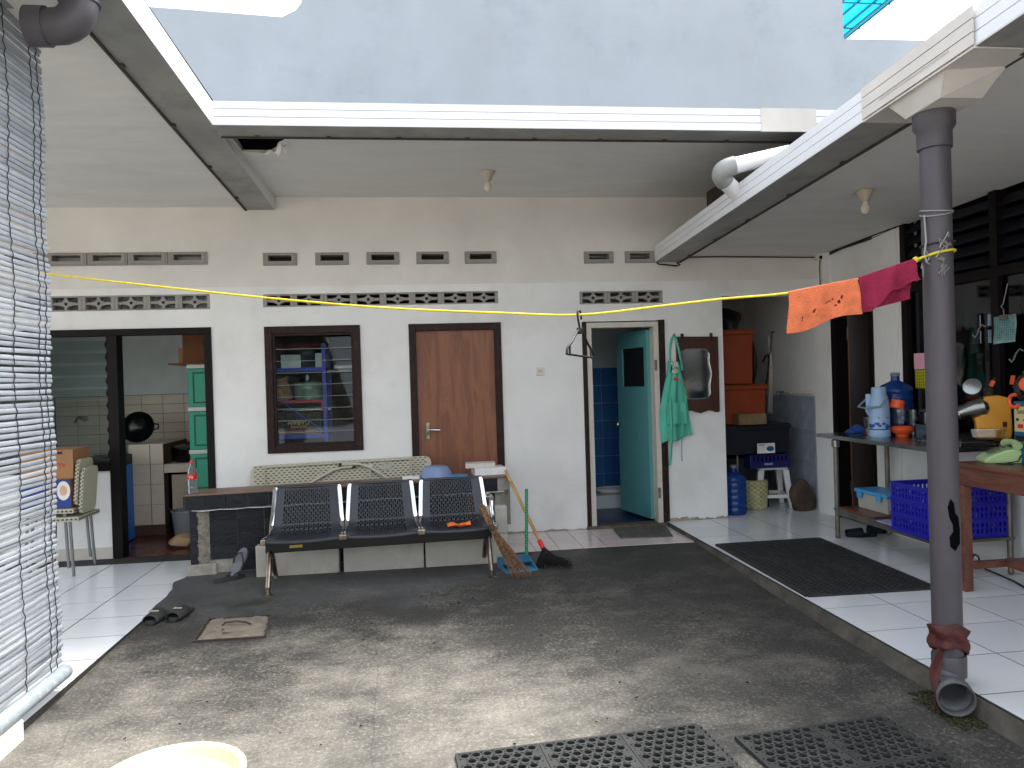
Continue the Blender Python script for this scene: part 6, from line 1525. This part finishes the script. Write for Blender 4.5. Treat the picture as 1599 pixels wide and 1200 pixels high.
# yellow grinder
ym = thing('ice_crusher', 'yellow ice crusher with a steel hopper on the steel trays', 'machine', (3.75, 4.6, TZ+.05))
YZ = TZ+.051
yp = lambda x, y: px_(x, y, 3.72)
b0 = yp(1541, 680); yb2 = b0.y
YX = Matrix.Translation((3.72, 4.50, YZ)) @ Matrix.Rotation(R(-33), 4, 'Z')     # local x = picture right, y = away
body = [(-.07, .0), (.12, .0), (.125, .06), (.12, .255), (.06, .275), (-.02, .27), (-.04, .24), (-.035, .17), (-.06, .14), (-.085, .13), (-.075, .09)]
MB(YX).prism(body, lambda x, z: (x, -.06, z), lambda x, z: (x, .07, z)).build('body', 'yellow_machine', ym, bevel=.01)
MB(YX).box(.07, .095, -.0635, -.0602, .07, .105).build('switch', mat('switch_dark', C(70, 30, 20), .4), ym, bevel=.002)
HX = YX @ Matrix.Translation((-.055, -.02, .195)) @ Matrix.Rotation(R(-105), 4, 'Y')
MB(HX).lathe([(.0, -.055), (.045, -.055), (.065, -.03), (.06, .03), (.045, .085), (.05, .12), (.046, .12), (.04, .085), (0, .06)], (0, 0, 0), 26).build('hopper', 'steel', ym, smooth=40)
LX = YX @ Matrix.Translation((-.085, .0, .335)) @ Matrix.Rotation(R(-38), 4, 'Y') @ Matrix.Rotation(R(62), 4, 'X')
MB(LX).lathe([(0, -.006), (.055, -.006), (.06, 0), (.055, .008), (.02, .012), (0, .012)], (0, 0, 0), 24).build('hopper_lid', 'steel', ym, smooth=40)
MB(YX).tube([(-.055, .01, .30), (-.05, .01, .27), (-.035, .0, .255)], .006, 6).build('lid_hinge', 'black_plastic', ym)
MB(YX).bar((-.02, .02, .265), (.045, .03, .39), .022, .012).build('lever', 'black_plastic', ym); MB(YX).bar((.02, .025, .335), (.036, .028, .37), .03, .02).build('lever_grip', 'orange_plastic', ym)
ctn = thing('plastic_tub', 'clear plastic tub in front of the yellow ice crusher', 'tub', (3.6, 4.45, YZ))
MB(YX @ Matrix.Translation((-.02, -.13, 0))).prism([(-.10, -.05), (.10, -.05), (.10, .05), (-.10, .05)], lambda x, y: (x*.85, y*.85, .0), lambda x, y: (x, y, .065)).build('tub', 'clear_plastic', ctn, bevel=.006)

# ================================================================== BROWN TABLE
BZ = .875
bt = thing('wooden_table', 'brown wooden table with a deep apron at the right edge', 'table', (3.56, 3.6, .09))
MB().box(3.262, 3.885, 2.6, 4.25, BZ-.024, BZ).build('top', 'table_wood', bt, bevel=.003)
MB().box(3.275, 3.30, 2.64, 4.22, BZ-.135, BZ-.0245).build('apron', 'table_wood', bt, bevel=.002); MB().box(3.30, 3.86, 4.195, 4.22, BZ-.135, BZ-.0245).build('apron', 'table_wood', bt, bevel=.002)
for x, y in ((3.295, 4.20), (3.84, 4.20), (3.295, 2.66), (3.84, 2.66)): MB().box(x-.028, x+.028, y-.028, y+.028, .089, BZ-.136).build('leg', 'table_wood', bt, bevel=.003)
MB().box(3.325, 3.81, 4.185, 4.215, .22, .265).build('stretcher', 'table_wood', bt, bevel=.002); MB().box(3.55, 3.58, 2.7, 4.184, .222, .263).build('stretcher', 'table_wood', bt, bevel=.002)
ph = thing('telephone', 'pale green push-button telephone on the brown table', 'telephone', (3.47, 4.12, BZ))
PXm = Matrix.Translation((3.475, 4.13, BZ+.001)) @ Matrix.Rotation(R(-22), 4, 'Z')
MB(PXm).prism([(-.10, 0), (.10, 0), (.10, .075), (.07, .088), (.02, .08), (-.07, .045), (-.10, .025)], lambda x, z: (x, -.085, z), lambda x, z: (x, .085, z)).build('base', 'phone_green', ph, bevel=.014)
MB(PXm).tube([(.07, -.10, .105), (.07, -.06, .118), (.07, .0, .122), (.07, .06, .118), (.07, .10, .105)], [.026, .022, .018, .022, .026], 12).build('handset', 'phone_green', ph, smooth=50)
kp = MB(PXm)
for i in range(4):
    for j in range(3): kp.cbox((-.055+.024*i, -.035+.026*j, .062+.0105*i), (.014, .017, .008), (0, R(-22), 0))
kp.build('button', mat('button_grey', C(90, 104, 84), .5), ph)
MB(PXm).tube([(.09, -.09, .05), (.06, -.13, .02), (.0, -.12, .006), (-.06, -.14, .006), (.02, -.17, .006)], .004, 6).build('cord', 'cable_black', ph, smooth=60)
bmn = thing('cup_sealer', 'blue machine with a printed control panel on the brown table at the right edge', 'machine', (3.65, 3.95, BZ))
MB().box(3.53, 3.80, 3.75, 4.07, BZ+.001, BZ+.37).build('body', 'machine_blue', bmn, bevel=.006)
MB().box(3.548, 3.79, 3.765, 4.055, BZ+.02, BZ+.10)
lb_ = MB().box(3.5265, 3.5295, 3.76, 4.06, BZ+.19, BZ+.34).build('panel', 'machine_label', bmn)
WMx = Matrix.Translation((3.5255, 3.985, BZ+.31)) @ Matrix.Rotation(-math.pi/2, 4, 'Z') @ Matrix.Rotation(math.pi/2, 4, 'X')
text_obj('Sealer', 'print', .045, WMx, 'black_plastic', bmn, .0005)
for y, z in ((4.035, .262), (3.98, .262), (3.92, .262)):
    MB().lathe([(0, 0), (.008, 0), (.008, .006), (0, .006)], (3.5265, y, BZ+z), 10, Matrix.Rotation(-math.pi/2, 4, 'Y')).build('knob', 'black_plastic', bmn)
MB().box(3.520, 3.5262, 3.995, 4.03, BZ+.212, BZ+.235).build('switch', 'label_red', bmn)
MB().box(3.515, 3.5295, 3.76, 4.06, BZ+.12, BZ+.135).build('slot_lip', 'steel', bmn); MB().box(3.524, 3.5295, 3.765, 4.055, BZ+.136, BZ+.165).build('slot', 'crate_navy', bmn)
kj = thing('clear_kettle', 'clear jug with orange lid, knob and handle on top of the blue machine', 'jug', (3.65, 3.98, BZ+.372))
kc0 = Vector((3.62, 4.02, BZ+.372))
MB().lathe([(0, 0), (.05, 0), (.08, .02), (.10, .07), (.098, .11), (.07, .15), (.05, .16), (0, .162)], kc0, 24).build('jug', 'clear_plastic', kj, smooth=40)
MB(Matrix.Translation(kc0+Vector((-.075, -.05, .10))) @ Matrix.Rotation(R(-60), 4, 'Y') @ Matrix.Rotation(R(30), 4, 'X')).lathe([(.018, -.01), (.045, -.01), (.05, 0), (.045, .012), (.018, .012)], (0, 0, 0), 20).build('knob_ring', 'orange_plastic', kj, smooth=40)
MB().tube(arc(kc0+Vector((-.10, .03, .0)), .038, -2.6, 1.8, (0, 1, 0), (0, 0, 1), 14), .011, 8).build('handle', 'orange_plastic', kj, smooth=60)
MB().lathe([(0, .163), (.052, .163), (.05, .175), (0, .178)], kc0, 20).build('lid', mat('lid_green', C(90, 130, 50), .4), kj, smooth=40)
MB().bar(kc0+Vector((-.08, .07, .10)), kc0+Vector((-.09, .045, .15)), .02, .01).build('clasp', 'orange_plastic', kj)

# cards and hooks in the window
def card(label, p0, w, h, m, name='card'):
    o = MB().box(XE-.026, XE-.0225, p0[0]-w, p0[0], p0[1]-h, p0[1]); return tag(o.build(name, m, origin=(XE-.024, p0[0]-w/2, p0[1]-h/2)), label, 'card')
card('pink card stuck on the dark window above the yellow one', (5.445, 1.575), .20, .125, 'pink_card')
yc = thing('mesh_card', 'yellow-green checked card on the dark window below the pink one', 'card', (XE-.024, 5.33, 1.38))
MB().box(XE-.026, XE-.0225, 5.24, 5.435, 1.30, 1.445).build('card', 'yellow_mesh', yc)
gd = MB()
for i in range(9): gd.box(XE-.0275, XE-.0262, 5.245+.0235*i, 5.249+.0235*i, 1.30, 1.445)
for i in range(7): gd.box(XE-.0275, XE-.0262, 5.24, 5.435, 1.302+.0235*i, 1.306+.0235*i)
gd.build('check', mat('check_dark', C(90, 92, 20), .7), yc)
pc = thing('hanging_card', 'pale teal checked sheet hanging from a wire clip in the right window', 'card', (3.86, 4.5, 1.7))
MB().grid(lambda u, v: (3.862+.006*math.sin(v*5), lerp(4.60, 4.415, u)+.012*v*math.sin(u*3), lerp(1.785, 1.605, v)+.008*u), 12, 10).build('sheet', 'teal_paper', pc, solid=.003)
gd = MB()
for i in range(12): gd.box(3.8535, 3.8548, 4.42+.0155*i, 4.422+.0155*i, 1.625, 1.785)
for i in range(11): gd.box(3.8535, 3.8548, 4.42, 4.595, 1.63+.0155*i, 1.632+.0155*i)
gd.build('check', mat('check_teal', C(70, 110, 112), .7), pc)
MB().box(3.848, 3.868, 4.475, 4.54, 1.76, 1.795).build('clip', 'steel_dull', pc, bevel=.003)
MB().tube([(3.858, 4.508, 1.795), (3.858, 4.508, 1.83), (3.858, 4.53, 1.85), (3.858, 4.51, 1.87), (3.858, 4.50, 1.90), (3.885, 4.50, 2.0)], .003, 6).build('hook', 'wire_grey', pc, smooth=60)
for y, z, lb in ((4.42, 1.50, 'bent steel S-hook hanging in the right window above the clear jug'), (4.74, 1.68, 'thin wire hook hanging in the window beside the downpipe')):
    s1 = .055
    hk_ = MB().tube([(3.87, y-.05, z+.05), (3.865, y-.03, z+.065), (3.865, y, z+.04), (3.865, y+.02, z), (3.865, y+.04, z-.02), (3.865, y+.06, z)], .005, 6)
    tag(hk_.build('wire_hook', 'wire_grey', origin=(3.865, y, z), smooth=60), lb, 'hook')
# coloured things standing inside the window
for y, z, sy_, sz_, m_, lb in ((5.02, 1.30, .11, .16, 'print_red', 'red packet behind the window glass right of the downpipe'), (4.80, 1.30, .22, .17, 'yellow_machine', 'ochre packet behind the window glass above the ice crusher'), (4.45, 1.32, .20, .14, 'phone_green', 'green packet behind the window glass near the clear jug')):
    pk = MB(); pk.grid(lambda u, v: (4.03+.03*math.sin(u*6.283)*math.sin(math.pi*min(1, v+.1)), y+sy_/2*math.cos(u*6.283), z-sz_+sz_*v), 18, 6)
    tag(pk.build('packet', m_, origin=(4.03, y, z), solid=.003), lb, 'packet')
shw = MB().box(3.955, 4.2, 4.0, 5.4, 1.10, 1.13); tag(shw.build('inner_shelf', 'dark_wood', origin=(4.1, 4.7, 1.1)), 'dark shelf behind the window glass carrying packets', 'shelf')
cb_ = MB().tube([(3.9, 4.9, .12)]+arc((3.78, 4.72, .13), .03, 0, 5.5, (0, 1, 0), (0, 0, 1), 12)+[(3.75, 4.6, .095), (3.70, 4.3, .095), (3.6, 4.0, .095)], .006, 6)
tag(cb_.build('power_cable', 'cable_black', origin=(3.75, 4.6, .095), smooth=60), 'black power cable looped on the tiles under the brown table', 'cable')

# pieces too small to pick apart singly stay joined
for o in col.objects:
    if o.name.split('.')[0] in ('weave_slots', 'weave', 'handle_spots', 'printed_flower', 'check', 'fringe', 'sticks', 'bristles', 'rib', 'cross_rib', 'bracket', 'slot', 'button', 'pane_edge', 'louvre_clip', 'far_window_grid', 'edge_tab', 'twisted_ends') and o.parent: o['kind'] = 'stuff'
